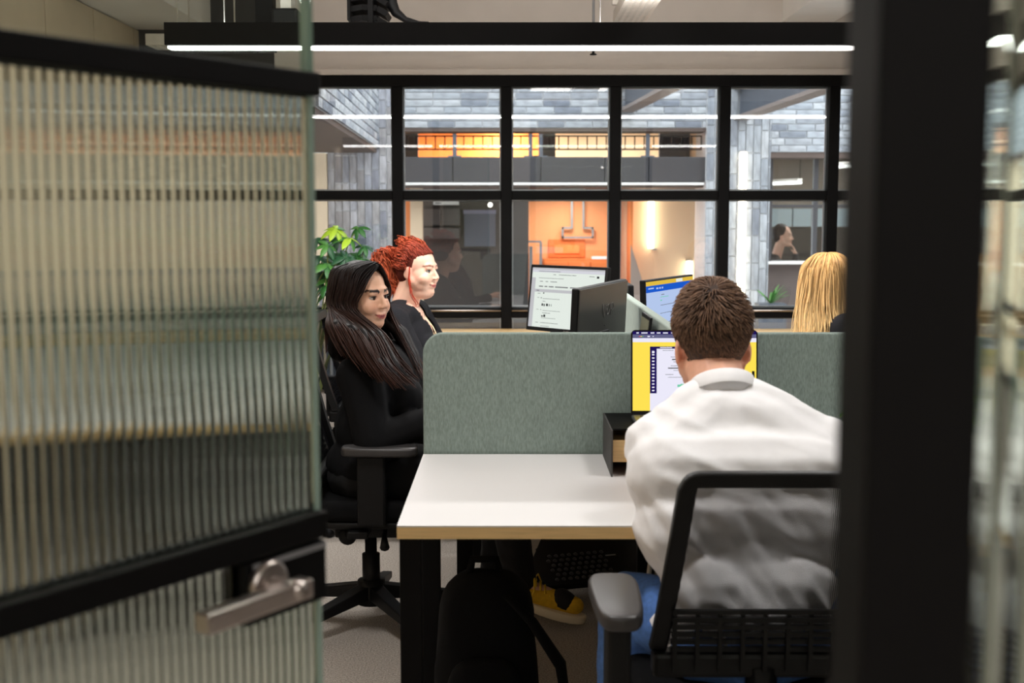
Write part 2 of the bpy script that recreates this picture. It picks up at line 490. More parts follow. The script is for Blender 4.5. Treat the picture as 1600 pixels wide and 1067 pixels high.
# ================================================================== LAMPS
ledm = em('led_strip', (255, 250, 245), 8)
def pendant(label, x0, x1, y, z0, power, wires):
    r = empty('pendant_light', ((x0 + x1) / 2, y, z0), label, 'ceiling light')
    mb = MB().box(x0, x1, y - .06, y + .06, z0 + .004, z0 + .09); mb.build('housing', [black], r, bevel=.002)
    MB().box(x0 + .005, x1 - .005, y - .032, y + .032, z0 - .0055, z0 + .0035).build('diffuser', [ledm], r)
    for wx in wires: MB().tube([(wx, y, z0 + .088), (wx, y, CZ)], .0018, 6).build('suspension_wire', [darkgrey], r)
    area('lamp', ((x0 + x1) / 2, y, z0 - .012), x1 - x0 - .03, .09, power, (1, .98, .96), parent=r)
    area('added_uplight', ((x0 + x1) / 2, y, z0 + .095), x1 - x0 - .1, .05, power * .42, (1, .97, .94), rot=(PI, 0, 0), parent=r)  # added upward light to lift the ceiling; the pendant itself shows none
    return r
PZ = WZ(75, 4.86)
pendant('long black linear pendant with a glowing strip above the bank of desks', WX(263, 60, 4.86), 2.13, 4.86, PZ, 52,
        [WX(350, 10, 4.86), WX(938, 10, 4.86), 1.9])
pendant('long black linear pendant hanging over the doorway end of the room, out of frame', -1.9, 2.3, -.8, 2.145, 28, [-1.1, .4, 1.8])
for (lx, ly) in ((-.6, 2.5), (1.3, 2.5)):
    q = empty('unseen_ceiling_light', (lx, ly, CZ - .04), 'square ceiling light panel above the near desk, out of frame, ' + ('over the glass door' if lx < 0 else 'over the seated man'), 'ceiling light')
    MB().box(lx - .3, lx + .3, ly - .3, ly + .3, CZ - .04, CZ - .001).build('frame', [whitep], q)
    MB().box(lx - .27, lx + .27, ly - .27, ly + .27, CZ - .046, CZ - .041).build('diffuser', [em('panel_glow', (255, 250, 244), 5)], q)
    area('lamp', (lx, ly, CZ - .05), .54, .54, 28, (1, .98, .965), parent=q)
pl = empty('corridor_light', (.7, -1.9, CZ - .04), 'square ceiling light panel in the corridor', 'ceiling light')
MB().box(.2, 1.2, -2.4, -1.4, CZ - .04, CZ - .001).build('frame', [whitep], pl)
MB().box(.23, 1.17, -2.37, -1.43, CZ - .046, CZ - .041).build('diffuser', [em('panel_glow', (255, 248, 238), 5)], pl)
area('lamp', (.7, -1.9, CZ - .05),   .9, .9, 7, (1, .965, .93), parent=pl)

# ================================================================== CEILING SERVICES
def tray(label, x0, x1, y0, y1, z, cell):
    """perforated steel cable tray, holes are real gaps"""
    mb = MB(); nx = max(3, int(round((x1 - x0) / cell))); ny = max(3, int(round((y1 - y0) / cell)))
    for i in range(nx):
        for j in range(ny):
            if i % 2 == 1 and j % 2 == 1: continue
            xa, xb = x0 + (x1 - x0) * i / nx, x0 + (x1 - x0) * (i + 1) / nx
            ya, yb = y0 + (y1 - y0) * j / ny, y0 + (y1 - y0) * (j + 1) / ny
            mb.add([(xa, ya, z), (xb, ya, z), (xb, yb, z), (xa, yb, z)], [(3, 2, 1, 0)])
    bm = bmesh.new(); me = mb.mesh('t', [galv], V((0, 0, 0))); bm.from_mesh(me)
    bmesh.ops.remove_doubles(bm, verts=bm.verts, dist=1e-5)
    r = bmesh.ops.extrude_face_region(bm, geom=bm.faces[:])
    bmesh.ops.translate(bm, verts=[v for v in r['geom'] if isinstance(v, bmesh.types.BMVert)], vec=(0, 0, .0015))
    c = V(((x0 + x1) / 2, (y0 + y1) / 2, z))
    bmesh.ops.translate(bm, verts=bm.verts, vec=-c)
    bmesh.ops.recalc_face_normals(bm, faces=bm.faces); bm.to_mesh(me); bm.free()
    root = empty('cable_tray', c, label, 'cable tray')
    me.name = 'tray_bed'; link('tray_bed', me, c, root)
    if (x1 - x0) < (y1 - y0):
        MB().box(x0 - .002, x0, y0, y1, z, z + .05).build('side_flange', [galv], root)
        MB().box(x1, x1 + .002, y0, y1, z, z + .05).build('side_flange', [galv], root)
        for q in range(5): MB().tube([(x0 + .016 + (x1 - x0 - .032) * q / 4, y0, z + .016), (x0 + .016 + (x1 - x0 - .032) * q / 4, y1, z + .016)], .013, 8).build('cable', [blackp], root)  # unseen black cables, added so the holes look dark from below
        for yv in (y0 + .15, y1 - .15):
            MB().box(x0 - .02, x1 + .02, yv - .02, yv + .02, z + .05, z + .07).build('hanger_bar', [galv], root)
            for xv in (x0 - .012, x1 + .012): MB().tube([(xv, yv, z + .05), (xv, yv, CZ)], .004, 6).build('hanger_rod', [galv], root)
    else:
        MB().box(x0, x1, y0 - .002, y0, z, z + .05).build('side_flange', [galv], root)
        MB().box(x0, x1, y1, y1 + .002, z, z + .05).build('side_flange', [galv], root)
        for xv in (x0 + .15, x1 - .15):
            MB().box(xv - .02, xv + .02, y0 - .02, y1 + .02, z + .05, z + .07).build('hanger_bar', [galv], root)
            for yv in (y0 - .012, y1 + .012): MB().tube([(xv, yv, z + .05), (xv, yv, CZ)], .004, 6).build('hanger_rod', [galv], root)
tray('perforated steel cable tray running towards the window near the ceiling middle', WX(959, 35, 5.5), WX(1008, 35, 5.5), 3.6, 5.5, WZ(35, 5.5), .0125)
ty = 5.7
tray('perforated steel cable tray crossing behind the left end of the pendant', WX(236, 80, ty), WX(410, 80, ty), ty - .08, ty + .1, WZ(74, ty), .02)
# sprinkler head
sp = W(927, 76, 5.6)
r = empty('sprinkler', sp, 'small sprinkler head hanging just under the pendant strip', 'sprinkler')
MB().tube([(sp.x, sp.y, sp.z), (sp.x, sp.y, CZ)], .006, 8).build('drop_pipe', [greym], r)
MB().lathe([(0, -.03), (.016, -.028), (.016, -.024), (.006, -.02), (.006, -.008), (.012, -.004), (.012, .004), (0, .006)], sp, 14).build('nozzle', [blackp], r)
# black hanging column with bracket, left of the middle
a = W(402, 0, 5.3); b = W(430, 44, 5.3)
r = empty('ceiling_bracket', ((a.x + b.x) / 2, 5.3, b.z), 'black square ceiling post and side bracket over the glass door edge', 'bracket')
MB().box(a.x, b.x, 5.25, 5.33, b.z - .1, CZ).build('post', [black], r, bevel=.002)
c0, c1 = W(431, 17, 5.3), W(470, 37, 5.3)
MB().box(b.x, c1.x, 5.22, 5.36, c1.z - .04, c0.z).build('bracket_arm', [blackp], r, bevel=.01)
MB().box(c0.x + .03, c1.x - .03, 5.24, 5.34, c0.z, CZ).build('cable_box', [plaster], r)
# black air vent with curved fins
v0, v1 = W(547, 0, 5.2), W(612, 37, 5.2)
r = empty('air_vent', ((v0.x + v1.x) / 2, 5.2, v1.z), 'black ceiling air vent with curved fins above the pendant', 'vent')
MB().box(v0.x, v0.x + .012, 5.1, 5.3, v1.z, CZ).build('side_plate', [black], r)
MB().box(v0.x + .085, v0.x + .105, 5.1, 5.3, v1.z - .02, CZ).build('hanger_strap', [black], r)
for k in range(4):
    z = v1.z + .005 + k * .042
    pts = [(v0.x + .01, 5.12, z), (v0.x + .06, 5.12, z + .008), (v0.x + .12, 5.12, z + .004), (v0.x + .16, 5.12, z - .02)]
    mb = MB()
    for q in range(3): mb.bar(V(pts[q]) + V((0, .08, 0)), V(pts[q + 1]) + V((0, .08, 0)), .16, .022)
    mb.build('fin', [black], r)
leg = [W(607, -40, 5.2), W(611, 5, 5.2), W(619, 20, 5.2), W(634, 31, 5.2), W(655, 36, 5.2), W(670, 36, 5.2)]
MB().tube(leg, [.028, .026, .02, .013, .008, .006], 8).build('curved_cable', [blackp], r)
# small white spotlight above the pendant
sp = W(477, 4, 5.0)
r = empty('spotlight', sp, 'small white ceiling spotlight near the glass door edge', 'spotlight')
MB().lathe([(0, 0), (.022, 0), (.026, .05), (.012, .06), (.012, CZ - sp.z), (0, CZ - sp.z)], sp, 14).build('shade', [whitep], r)
MB().lathe([(0, -.002), (.018, -.002), (.018, 0), (0, 0)], sp, 14).build('lens', [em('spot_glow', (255, 244, 228), 6)], r)

# ================================================================== THE COURTYARD
YF = 11.0
BOXM = {}
def unit_box(mat):
    if mat.name not in BOXM:
        BOXM[mat.name] = MB().box(-.5, .5, -.5, .5, -.5, .5).mesh('brick', [mat], V((0, 0, 0)))
    return BOXM[mat.name]
def bricks(parent, o, u, n, L, z0, z1, bl, bh, mat, vertical=False, maxn=300, gap=.010):
    """lay real bricks on the wall face that starts at o, runs along u for L and looks along n"""
    o, u, n = V(o), V(u).normalized(), V(n).normalized()
    me = unit_box(mat); cnt = 0; rot = math.atan2(u.y, u.x)
    cells = []
    if not vertical:
        z = z0; row = 0
        while z < z1 - .01:
            h = min(bh, z1 - z); t = -random.choice([.5, .25, .7, .1, .4]) * bl
            while t < L - .005:
                a, b = max(t, 0), min(t + bl, L)
                if b - a > .02: cells.append((a, b, z, z + h))
                t += bl
            z += bh; row += 1
    else:
        t = 0
        while t < L - .005:
            w = min(bh, L - t); z = z0 - random.choice([.5, .2, .75, .35, 0]) * bl
            while z < z1 - .005:
                a, b = max(z, z0), min(z + bl, z1)
                if b - a > .02: cells.append((t, t + w, a, b))
                z += bl
            t += bh
    for (a, b, c, d) in cells[:maxn]:
        ob = bpy.data.objects.new('brick', me); COL.objects.link(ob); ob.parent = parent
        p = o + u * (a + b) / 2 + n * .004
        p.z = (c + d) / 2
        ob.location = p - WL[parent.name]; ob.rotation_euler = (0, 0, rot)
        ob.scale = (max(b - a - gap, .01), .024 + random.uniform(0, .006), max(d - c - gap, .01))
    if len(cells) > maxn:
        mb = MB()
        for (a, b, c, d) in cells[maxn:]:
            p = o + u * (a + b) / 2 + n * .004; p.z = (c + d) / 2
            mb.obox(p, u * (b - a - gap) / 2, n * .013, V((0, 0, (d - c - gap) / 2)))
        mb.build('bricks', [mat], parent)['kind'] = 'stuff'
BL, BH = .245, .0625
xa, xb = WX(612, 170, YF), WX(1104, 170, YF)
zl = WZ(200, YF)                                  # lintel height of the central opening
xc = WX(1201, 350, YF)
xR = 7.5
zr = WZ(238, YF)
pav = struct('floor_courtyard', MB().box(-7, 9, YW + .15, 18, -.2, -.12), pm('courtyard_paving', (150, 148, 146), .8, var=.1, scale=6))
# central facade band
w1 = empty('wall_courtyard', (0, YF, 2), kind='structure'); w1['label'] = 'grey brick band over the glazed gallery across the courtyard'
MB().box(xa, xb, YF, YF + .25, zl, 5.2).build('mortar_bed', [mortar], w1)
bricks(w1, (xa, YF, 0), (1, 0, 0), (0, -1, 0), xb - xa, zl, zl + BH * 10, BL, BH, brickm)
MB().box(xa, xb, YF - .005, YF + .3, zl - .03, zl).build('lintel', [brown], w1)
# left pier + vertical brick wall under the soffit
xl0 = WX(513, 350, YF)
w2 = empty('wall_courtyard_pier', (xl0, YF, 0), kind='structure'); w2['label'] = 'upright stacked grey bricks beside the potted plant'
MB().box(xl0, xa, YF, YF + .25, -.2, 5.2).build('mortar_bed', [mortar], w2)
bricks(w2, (xl0, YF, 0), (1, 0, 0), (0, -1, 0), xa - xl0, .55, 2.75, BL, .0665, brickd, True)
# right pier
w3 = empty('wall_courtyard_column', (xb, YF, 0), kind='structure'); w3['label'] = 'pale grey brick column carrying a tall tube light'
MB().box(xb, xc, YF - .02, YF + .6, -.2, 5.2).build('mortar_bed', [mortar], w3)
bricks(w3, (xb, YF - .02, 0), (1, 0, 0), (0, -1, 0), xc - xb, .45, 2.75, BL, .0695, brickm, True)
# right band
w4 = empty('wall_courtyard_right', (xc, YF, 2), kind='structure'); w4['label'] = 'grey brick band over the office across the courtyard'
MB().box(xc, xR, YF, YF + .25, zr, 5.2).build('mortar_bed', [mortar], w4)
bricks(w4, (xc, YF, 0), (1, 0, 0), (0, -1, 0), xR - xc, zr, zr + BH * 13, BL, BH, brickm)
MB().box(xc, xR, YF - .005, YF + .3, zr - .05, zr).build('lintel', [brown], w4)
# left side volume: brick face above a dark soffit
qa, qb = W(478, 153, 6.75), W(590, 232, YF)
zs = qb.z
w5 = empty('wall_courtyard_left', (qa.x, 6.75, zs), kind='structure'); w5['label'] = 'grey brick side wall above the dark overhang, upper left of the window'
dv = V((qb.x - (-1.075), YF - 6.75, 0)); La = dv.length; du = dv.normalized(); nn = V((du.y, -du.x, 0))
o5 = V((-1.075, 6.75, 0))
mbx = MB().prism([V((-1.075, 6.75, zs)), V((qb.x, YF, zs)), V((-6, YF, zs)), V((-6, 6.75, zs))][::-1], (0, 0, 3.2))
mbx.build('mortar_bed', [mortar], w5)
bricks(w5, o5, du, nn, La, zs, zs + BH * 12, BL, BH, brickm)
MB().prism([V((-1.08, 6.75, zs - .04)), V((qb.x - .005, YF - .03, zs - .04)), V((-6, YF - .03, zs - .04)), V((-6, 6.75, zs - .04))], (0, 0, .039)).build('soffit', [brown], w5)
# cream wall below the overhang, with the recess beside the brick
struct('wall_courtyard_cream', MB().box(-6, xl0 - .002, YF - .04, YF + .2, -.2, zs - .041), cream, label='cream wall panel under the dark overhang at the far left')
struct('wall_courtyard_end', MB().box(-6.1, -6, 6.6, YF, -.2, 5), mortar)
struct('wall_courtyard_far', MB().box(xR, xR + .1, 6.6, 16, -.2, 5), mortar)

# railing in front of the cream wall
r = empty('slatted_railing', (-1.6, 8.6, -.12), 'dark slatted railing in the courtyard behind the plant', 'railing')
rz1 = WZ(428, 8.6)
MB().box(-2.6, WX(522, 430, 8.6), 8.58, 8.62, rz1, rz1 + .04).build('top_rail', [slate], r)
MB().box(-2.6, WX(522, 430, 8.6), 8.58, 8.62, .1, .14).build('bottom_rail', [slate], r)
xx = -2.58
while xx < WX(520, 430, 8.6):
    MB().box(xx, xx + .022, 8.585, 8.615, -.12, rz1).build('slat', [slate], r); xx += .045
r = empty('handrail', (-1.3, 9.5, -.12), 'dark grey courtyard handrail behind the plant', 'railing')
hz = WZ(384, 9.5)
MB().box(WX(500, 380, 9.5), WX(572, 380, 9.5), 9.48, 9.52, hz, hz + .06).build('top_rail', [slate], r)
for xx in (WX(530, 380, 9.5), WX(569, 380, 9.5)): MB().box(xx - .02, xx + .02, 9.48, 9.52, -.12, hz).build('upright', [slate], r)

# gallery storey: floor slab, panels, rooms
zg0, zg1 = WZ(289, YF), WZ(245, YF)
gal = empty('balcony_front', ((xa + xb) / 2, YF, zg0), 'dark grey panelled balcony front below the orange gallery', 'balcony')
edges_px = [612, 707, 785, 845, 945, 1014, 1104]
for i in range(6):
    x0, x1 = WX(edges_px[i], 260, YF), WX(edges_px[i + 1], 260, YF)
    MB().box(x0 + .004, x1 - .004, YF + .02, YF + .08, zg0 + .03, zg1).build('panel', [panelgrey], gal, bevel=.004)
MB().box(xa + .01, xb - .01, YF + .085, YF + .1, zg0 + .025, zg1).build('backing', [slate], gal)
for px in (941, 951):
    p = W(px, 262, YF)
    MB().lathe([(0, 0), (.012, 0), (.012, .018), (0, .018)], V((p.x, YF + .02, p.z)), 10, axis=(0, -1, 0)).build('knob', [steel], gal)
MB().box(xa + .01, xb - .01, YF - .01, YF + .09, zg0, zg0 + .022).build('white_edge', [whitep], gal)
struct('floor_gallery', MB().box(xa, xb, YF + .1, YF + 3.2, zg0 + .03, zg0 + .14), brown)
# gallery railing
gr = empty('gallery_railing', ((xa + xb) / 2, YF + .05, zg1), 'thin black railing along the orange gallery', 'railing')
zra, zrb = WZ(233, YF), WZ(212, YF)
for z in (zra, zrb): MB().box(xa + .05, xb - .03, YF + .04, YF + .06, z - .006, z + .006).build('rail', [black], gr)
px = 635
while px < 1100:
    x = WX(px, 222, YF)
    if px > 660 or px < 650: MB().box(x - .005, x + .005, YF + .044, YF + .056, zra, zrb).build('baluster', [black], gr)
    px += 14.9
for px in (710, 829, 845, 1013):
    x = WX(px, 222, YF); w = .018
    p = MB().box(x - w, x + w, YF + .03, YF + .07, zg1 + .012, zrb + .02).build('post', [slate], gr)
    MB().box(x - .06, x + .06, YF + .02, YF + .08, zg1, zg1 + .012).build('foot_plate', [slate], p)
# gallery room
zc = zl + .25
gw = YF + 2.6
xo = WX(862, 222, gw)
struct('wall_gallery_orange', MB().box(xa - .6, xo, gw, gw + .1, zg0 + .14, zc), orange, label='lit orange back wall of the gallery')
struct('wall_gallery_cream', MB().box(xo, xb + .05, gw, gw + .1, zg0 + .14, zc), cream, label='cream back wall of the gallery')
struct('ceiling_gallery', MB().box(xa - .6, xb + .05, YF + .3, gw, zc, zc + .08), whitep)
struct('wall_gallery_left', MB().box(xa - .05, xa + .001, YF + .25, gw, zg0 + .14, zc), cream)
struct('wall_gallery_right', MB().box(xb - .001, xb + .05, YF + .6, gw, zg0 + .14, zc), cream)
def cab(label, p0, p1, py0, py1, Y, th, mat, cat='cabinet', name='cabinet', nd_=3):
    x0, x1 = WX(p0, 222, Y), WX(p1, 222, Y)
    r = empty(name, ((x0 + x1) / 2, Y, zg0 + .141), label, cat)
    z0, z1 = zg0 + .141, WZ(py0, Y)
    MB().box(x0, x1, Y, Y + th, z0, z1).build('body', [mat], r)
    for k in range(nd_):
        a = x0 + (x1 - x0) * k / nd_; b = x0 + (x1 - x0) * (k + 1) / nd_
        MB().box(a + .004, b - .004, Y - .012, Y - .001, z0 + .02, z1 - .02).build('slat', [mat], r)
    return r
cab('grey slatted screen at the left end of the gallery', 630, 653, 196, 250, YF + 1.2, .06, slate, 'screen', 'slatted_screen', 4)
cab('dark slatted screen at the right end of the gallery', 1030, 1078, 190, 250, YF + 1.0, .06, slate, 'screen', 'slatted_screen', 9)
cab('grey curtain stack where the orange wall meets the cream one', 848, 868, 190, 250, YF + 1.6, .06, slate, 'curtain', 'curtain_stack', 4)

def ceil_lamp(label, x, y, z, power, color, w=.3):
    r = empty('ceiling_lamp', (x, y, z), label, 'ceiling light')
    MB().lathe([(0, 0), (w * .5, 0), (w * .5, .03), (0, .03)], (x, y, z), 16).build('housing', [whitep], r)
    MB().lathe([(0, -.004), (w * .42, -.004), (w * .42, 0), (0, 0)], (x, y, z), 16).build('lens', [em('lens_glow', (255, 236, 205), 5)], r)
    area('lamp', (x, y, z - .02), w, w, power, color, parent=r)
ceil_lamp('round lamp over the orange gallery wall', WX(790, 210, gw - .5), gw - .35, zc - .035, 40, (1, .82, .6), .22)
ceil_lamp('round lamp over the cream gallery wall', WX(960, 210, gw - .5), gw - .9, zc - .035, 34, (1, .95, .87), .3)

# ground floor rooms
zgc = zg0 - .02
ceil_lamp('round lamp in front of the grey pipework on the orange wall', WX(890, 340, YF + .5), YF + .5, zgc - .035, 11, (1, .94, .86), .3)
ceil_lamp('round lamp at the left end of the gallery', WX(690, 210, gw - .5), gw - .8, zc - .035, 20, (1, .84, .64), .25)
struct('ceiling_courtyard_room', MB().box(xa - .5, xb + .3, YF + .1, YF + 3.4, zgc, zgc + .04), brown)
# dark store room behind the red haired woman
yd = YF + 1.3
struct('wall_store', MB().box(xa, WX(826, 350, yd), yd, yd + .08, -.2, zgc), pm('charcoal_wall', (62, 60, 60), .6, var=.06, scale=5), label='charcoal wall of the room behind the red haired woman')
x0 = WX(641, 350, YF + .5); x1 = WX(660, 350, YF + .5)
struct('trim_4', MB().box(x0, x1, YF + .5, YF + .6, -.2, zgc), cream, label='cream door jamb in the dark room')
x0 = WX(633, 350, YF + .7); x1 = WX(650, 350, YF + .7)
struct('trim_5', MB().box(x0, x1, YF + .7, YF + .75, -.2, zgc), orange, label='orange door edge in the dark room')
r = empty('wall_cabinet', (WX(690, 350, yd), yd, 1), 'dark grey wall cupboards with pale edges in the dark room', 'cupboard')
for (a, b, c, d) in ((660, 688, 326, 352), (690, 718, 326, 352), (660, 718, 356, 373)):
    MB().box(WX(a, 350, yd - .2), WX(b, 350, yd - .2), yd - .2, yd - .01, WZ(d, yd - .2), WZ(c, yd - .2)).build('door', [pm('cupboard_grey', (78, 78, 80), .5)], r, bevel=.004)
r = empty('roller_blind', (WX(750, 350, yd), yd, 1), 'blue grey roller blind in the dark room', 'blind')
MB().box(WX(725, 350, yd - .1), WX(774, 350, yd - .1), yd - .08, yd - .05, WZ(385, yd - .1), WZ(334, yd - .1)).build('fabric', [pm('blue_grey_cloth', (84, 92, 108), .8)], r)
MB().box(WX(724, 350, yd - .1), WX(775, 350, yd - .1), yd - .1, yd - .04, WZ(334, yd - .1), WZ(328, yd - .1)).build('cassette', [pm('blue_grey_bar', (120, 124, 150), .5)], r)
r = empty('hanging_sign', (WX(697, 316, YF + .3), YF + .3, WZ(320, YF + .3)), 'small grey hanging sign in the dark room', 'sign')
MB().box(WX(677, 316, YF + .3), WX(717, 316, YF + .3), YF + .3, YF + .32, WZ(320, YF + .3), WZ(308, YF + .3)).build('board', [pm('sign_grey', (190, 186, 178), .6)], r)
MB().box(WX(680, 316, YF + .3), WX(690, 316, YF + .3), YF + .298, YF + .2995, WZ(318, YF + .3), WZ(316.5, YF + .3)).build('lettering', [darkgrey], r)
for px in (680, 714): MB().box(WX(px, 316, YF + .3), WX(px + .8, 316, YF + .3), YF + .305, YF + .315, WZ(308, YF + .3), zgc).build('hanger', [black], r)
p = W(766, 320, YF + .8)
r = empty('globe_lamp', p, 'tiny round white lamp in the dark room', 'lamp')
MB().ell(p, (.022, .022, .022)).build('globe', [em('globe_glow', (255, 246, 235), 5)], r)
MB().tube([p + V((0, 0, .02)), V((p.x, p.y, zgc))], .004, 6).build('stem', [black], r)
# orange wall and meeting room
yo = YF + 1.0
struct('wall_orange', MB().box(WX(826, 350, yo), WX(962, 350, yo), yo, yo + .1, -.2, zgc), pm('soft_orange_paint', (243, 160, 106), .7, var=.03, scale=5), label='orange wall with grey pipework across the courtyard')
r = empty('orange_sideboard', (WX(890, 420, yo), yo - .3, -.12), 'darker orange sideboard against the orange wall', 'sideboard')
y3 = yo - .3
MB().box(WX(850, 420, y3), WX(958, 420, y3), y3, yo - .01, -.12, WZ(405, y3)).build('body', [orange2], r)
for (a, b) in ((852, 886), (888, 922), (924, 957)):
    MB().box(WX(a, 420, y3), WX(b, 420, y3), y3 - .012, y3 - .001, 0.02, WZ(409, y3)).build('door', [orange2], r, bevel=.004)
MB().box(WX(925, 402, y3), WX(955, 402, y3), y3, y3 + .1, WZ(405, y3) + .001, WZ(401, y3)).build('white_tray', [whitep], r)
r = empty('picture_panel', (WX(885, 380, yo), yo, 1), 'raised orange frame panel on the orange wall', 'panel')
for (a, b, c, d, k) in ((857, 914, 374, 402, .02), (866, 905, 383, 396, .032)):
    MB().box(WX(a, 380, yo), WX(b, 380, yo), yo - k, yo - .001 - (k - .02) * 1.6, WZ(d, yo), WZ(c, yo)).build('moulding', [orange2 if k == .02 else orange], r, bevel=.004)
r = empty('pipework', (WX(902, 340, yo), yo - .05, WZ(371, yo)), 'grey T shaped pipework on the orange wall', 'pipe')
pth = [W(893.5, 296, yo - .05), W(893.5, 356, yo - .05), W(879, 356, yo - .05), W(879, 371, yo - .05), W(926, 371, yo - .05), W(926, 356, yo - .05), W(911.5, 356, yo - .05), W(911.5, 296, yo - .05)]
for q in range(7):
    ext = (V(pth[q + 1]) - V(pth[q])).normalized() * .009
    MB().bar(pth[q] - ext, pth[q + 1] + ext, .02, .02).build('pipe', [greym], r)
r = empty('glass_door_frame', (WX(836, 400, YF + .4), YF + .4, -.12), 'grey door pull frame before the orange wall', 'door frame')
for (a, b, c, d) in ((826, 846, 376, 379), (843, 847, 379, 470), (827, 832, 385, 470)):
    MB().box(WX(a, 400, YF + .4), WX(b, 400, YF + .4), YF + .4, YF + .43, (-.12 if d == 470 else WZ(d, YF + .4)), WZ(c, YF + .4)).build('bar', [greym], r)
yl = YF + .25
xq = WX(826, 350, yl)
struct('wall_glazed', MB().box(WX(785, 350, yl), xq, yl, yl + .06, -.2, zgc), pm('smoked_panel', (58, 56, 56), .3), label='dark smoked panel left of the orange wall')
# cream niche with tube lights
yc = YF + 1.1
struct('wall_niche', MB().box(WX(962, 350, yc), xb + .2, yc, yc + .1, -.2, zgc), cream, label='cream wall lit by tube lights across the courtyard')
struct('wall_niche_side', MB().box(WX(985, 350, YF + .75), WX(989, 350, YF + .75), YF + .75, yc, -.2, zgc), orange)
def tube_light(label, pxa, pxb, pya, pyb, Y, power):
    x0, x1 = WX(pxa, 400, Y), WX(pxb, 400, Y); z0, z1 = WZ(pyb, Y), WZ(pya, Y)
    r = empty('tube_light', ((x0 + x1) / 2, Y, z0), label, 'tube light')
    x = (x0 + x1) / 2; rr = (x1 - x0) / 2
    MB().tube([(x, Y, z0), (x, Y, z1)], rr, 14).build('tube', [em('tube_glow', (255, 238, 210), 9)], r)
    MB().box(x + rr * .3, x + rr * 2.1, Y - .002, Y + rr * 2, z0 - .015, z0).build('end_cap', [greym], r)
    MB().box(x - rr, x + rr, Y - .002, Y + rr * 2, z1, z1 + .015).build('end_cap', [greym], r)
    d = bpy.data.lights.new('lamp', 'AREA'); d.shape = 'RECTANGLE'; d.size = rr * 2; d.size_y = z1 - z0; d.energy = power; d.color = (1, .88, .72)
    o = bpy.data.objects.new('lamp', d); COL.objects.link(o); o.parent = r
    o.location = V((x, Y + rr + .012, (z0 + z1) / 2)) - WL[r.name]; o.rotation_euler = (-PI / 2, 0, 0)
    return r
tube_light('long vertical tube light on the cream wall across the courtyard', 1012, 1021, 290, 388, yc - .055, 6)
tube_light('short vertical tube light low on the cream wall behind the blue screen', 1073, 1082, 408, 470, yc - .055, 3)
tube_light('tallest vertical tube light, on the pale brick column', 1153, 1164, 238, 500, YF - .058, 8)
# leaning board
r = empty('leaning_board', (WX(996, 440, YF + .6), YF + .6, -.12), 'grey triangular board leaning against the cream wall', 'board')
MB().prism([W(986, 383, YF + .6), W(1004, 440, YF + .6), V((WX(1014, 480, YF + .6), YF + .6, -.12)), V((WX(986, 480, YF + .6), YF + .6, -.12))], (0, .04, 0)).build('board_face', [pm('board_grey', (150, 132, 122), .8)], r)
# beams bridging the courtyard
def ibeam(label, p, q, h, w):
    p, q = V(p), V(q)
    r = empty('steel_beam', p, label, 'steel beam')
    for (n_, z0, z1, ww) in (('bottom_flange', 0, .03, w), ('web', .03, h - .03, .02), ('top_flange', h - .03, h, w)):
        MB().bar(p + V((0, 0, (z0 + z1) / 2)), q + V((0, 0, (z0 + z1) / 2)), ww, z1 - z0).build(n_, [slate if n_ != 'bottom_flange' else pm('flange_taupe', (140, 128, 122), .6)], r)
pb = W(978, 176, YF); ibeam('steel beam bridging the courtyard, over the middle of the window', (pb.x, YF - .01, pb.z), (pb.x + .30, 6.8, pb.z), .3, .13)
pb = W(1156, 188, YF); ibeam('steel beam bridging the courtyard, over the brick column', (pb.x, YF - .04, pb.z), (pb.x + .17, 6.8, pb.z), .3, .13)

# ---------------- office across the courtyard on the right
yb = YF + 3.2
officewall = pm('office_grey', (150, 143, 136), .8, var=.03, scale=4)
struct('wall_office', MB().box(xc - .3, xR, yb, yb + .1, -.2, zr + .4), officewall, label='grey back wall of the office across the courtyard')
struct('ceiling_office', MB().box(xc - .3, xR, YF + .3, yb, zr + .15, zr + .25), ceilm)
struct('floor_office', MB().box(xc - .3, xR, YF + .3, yb, -.2, -.1), carpet)
of = empty('window_2', (xc, YF + .2, -.12), kind='structure'); of['label'] = 'grey framed office window across the courtyard'
zlt = WZ(408, YF + .2)
for px in (1203, 1274, 1350, 1425): MB().box(WX(px, 300, YF + .2) - .02, WX(px, 300, YF + .2) + .02, YF + .18, YF + .23, zlt, zr - .05).build('mullion', [panelgrey], of)
for (a, b) in ((1203, 1274), (1274, 1350), (1350, 1425)):
    xa_, xb_ = WX(a, 300, YF + .2) + .02, WX(b, 300, YF + .2) - .02
    zt = WZ(322, YF + .2)
    MB().box(xa_, xb_, YF + .185, YF + .225, zt - .012, zt + .012).build('transom', [panelgrey], of)
    MB().box(xa_, xb_, YF + .204, YF + .208, zt + .012, zr - .05).build('pane', [glass], of)
    MB().box(xa_, xb_, YF + .204, YF + .208, zlt, zt - .012).build('pane', [glass], of)
struct('wall_office_low', MB().box(xc, WX(1425, 400, YF + .2), YF + .1, YF + .26, -.2, zlt - .02), pm('taupe_panel', (96, 84, 80), .7, var=.05, scale=5), label='taupe low wall below the far office window')
struct('trim_6', MB().box(xc, WX(1425, 400, YF + .2), YF - .02, YF + .27, zlt - .019, zlt), whitep, label='white sill of the far office window')
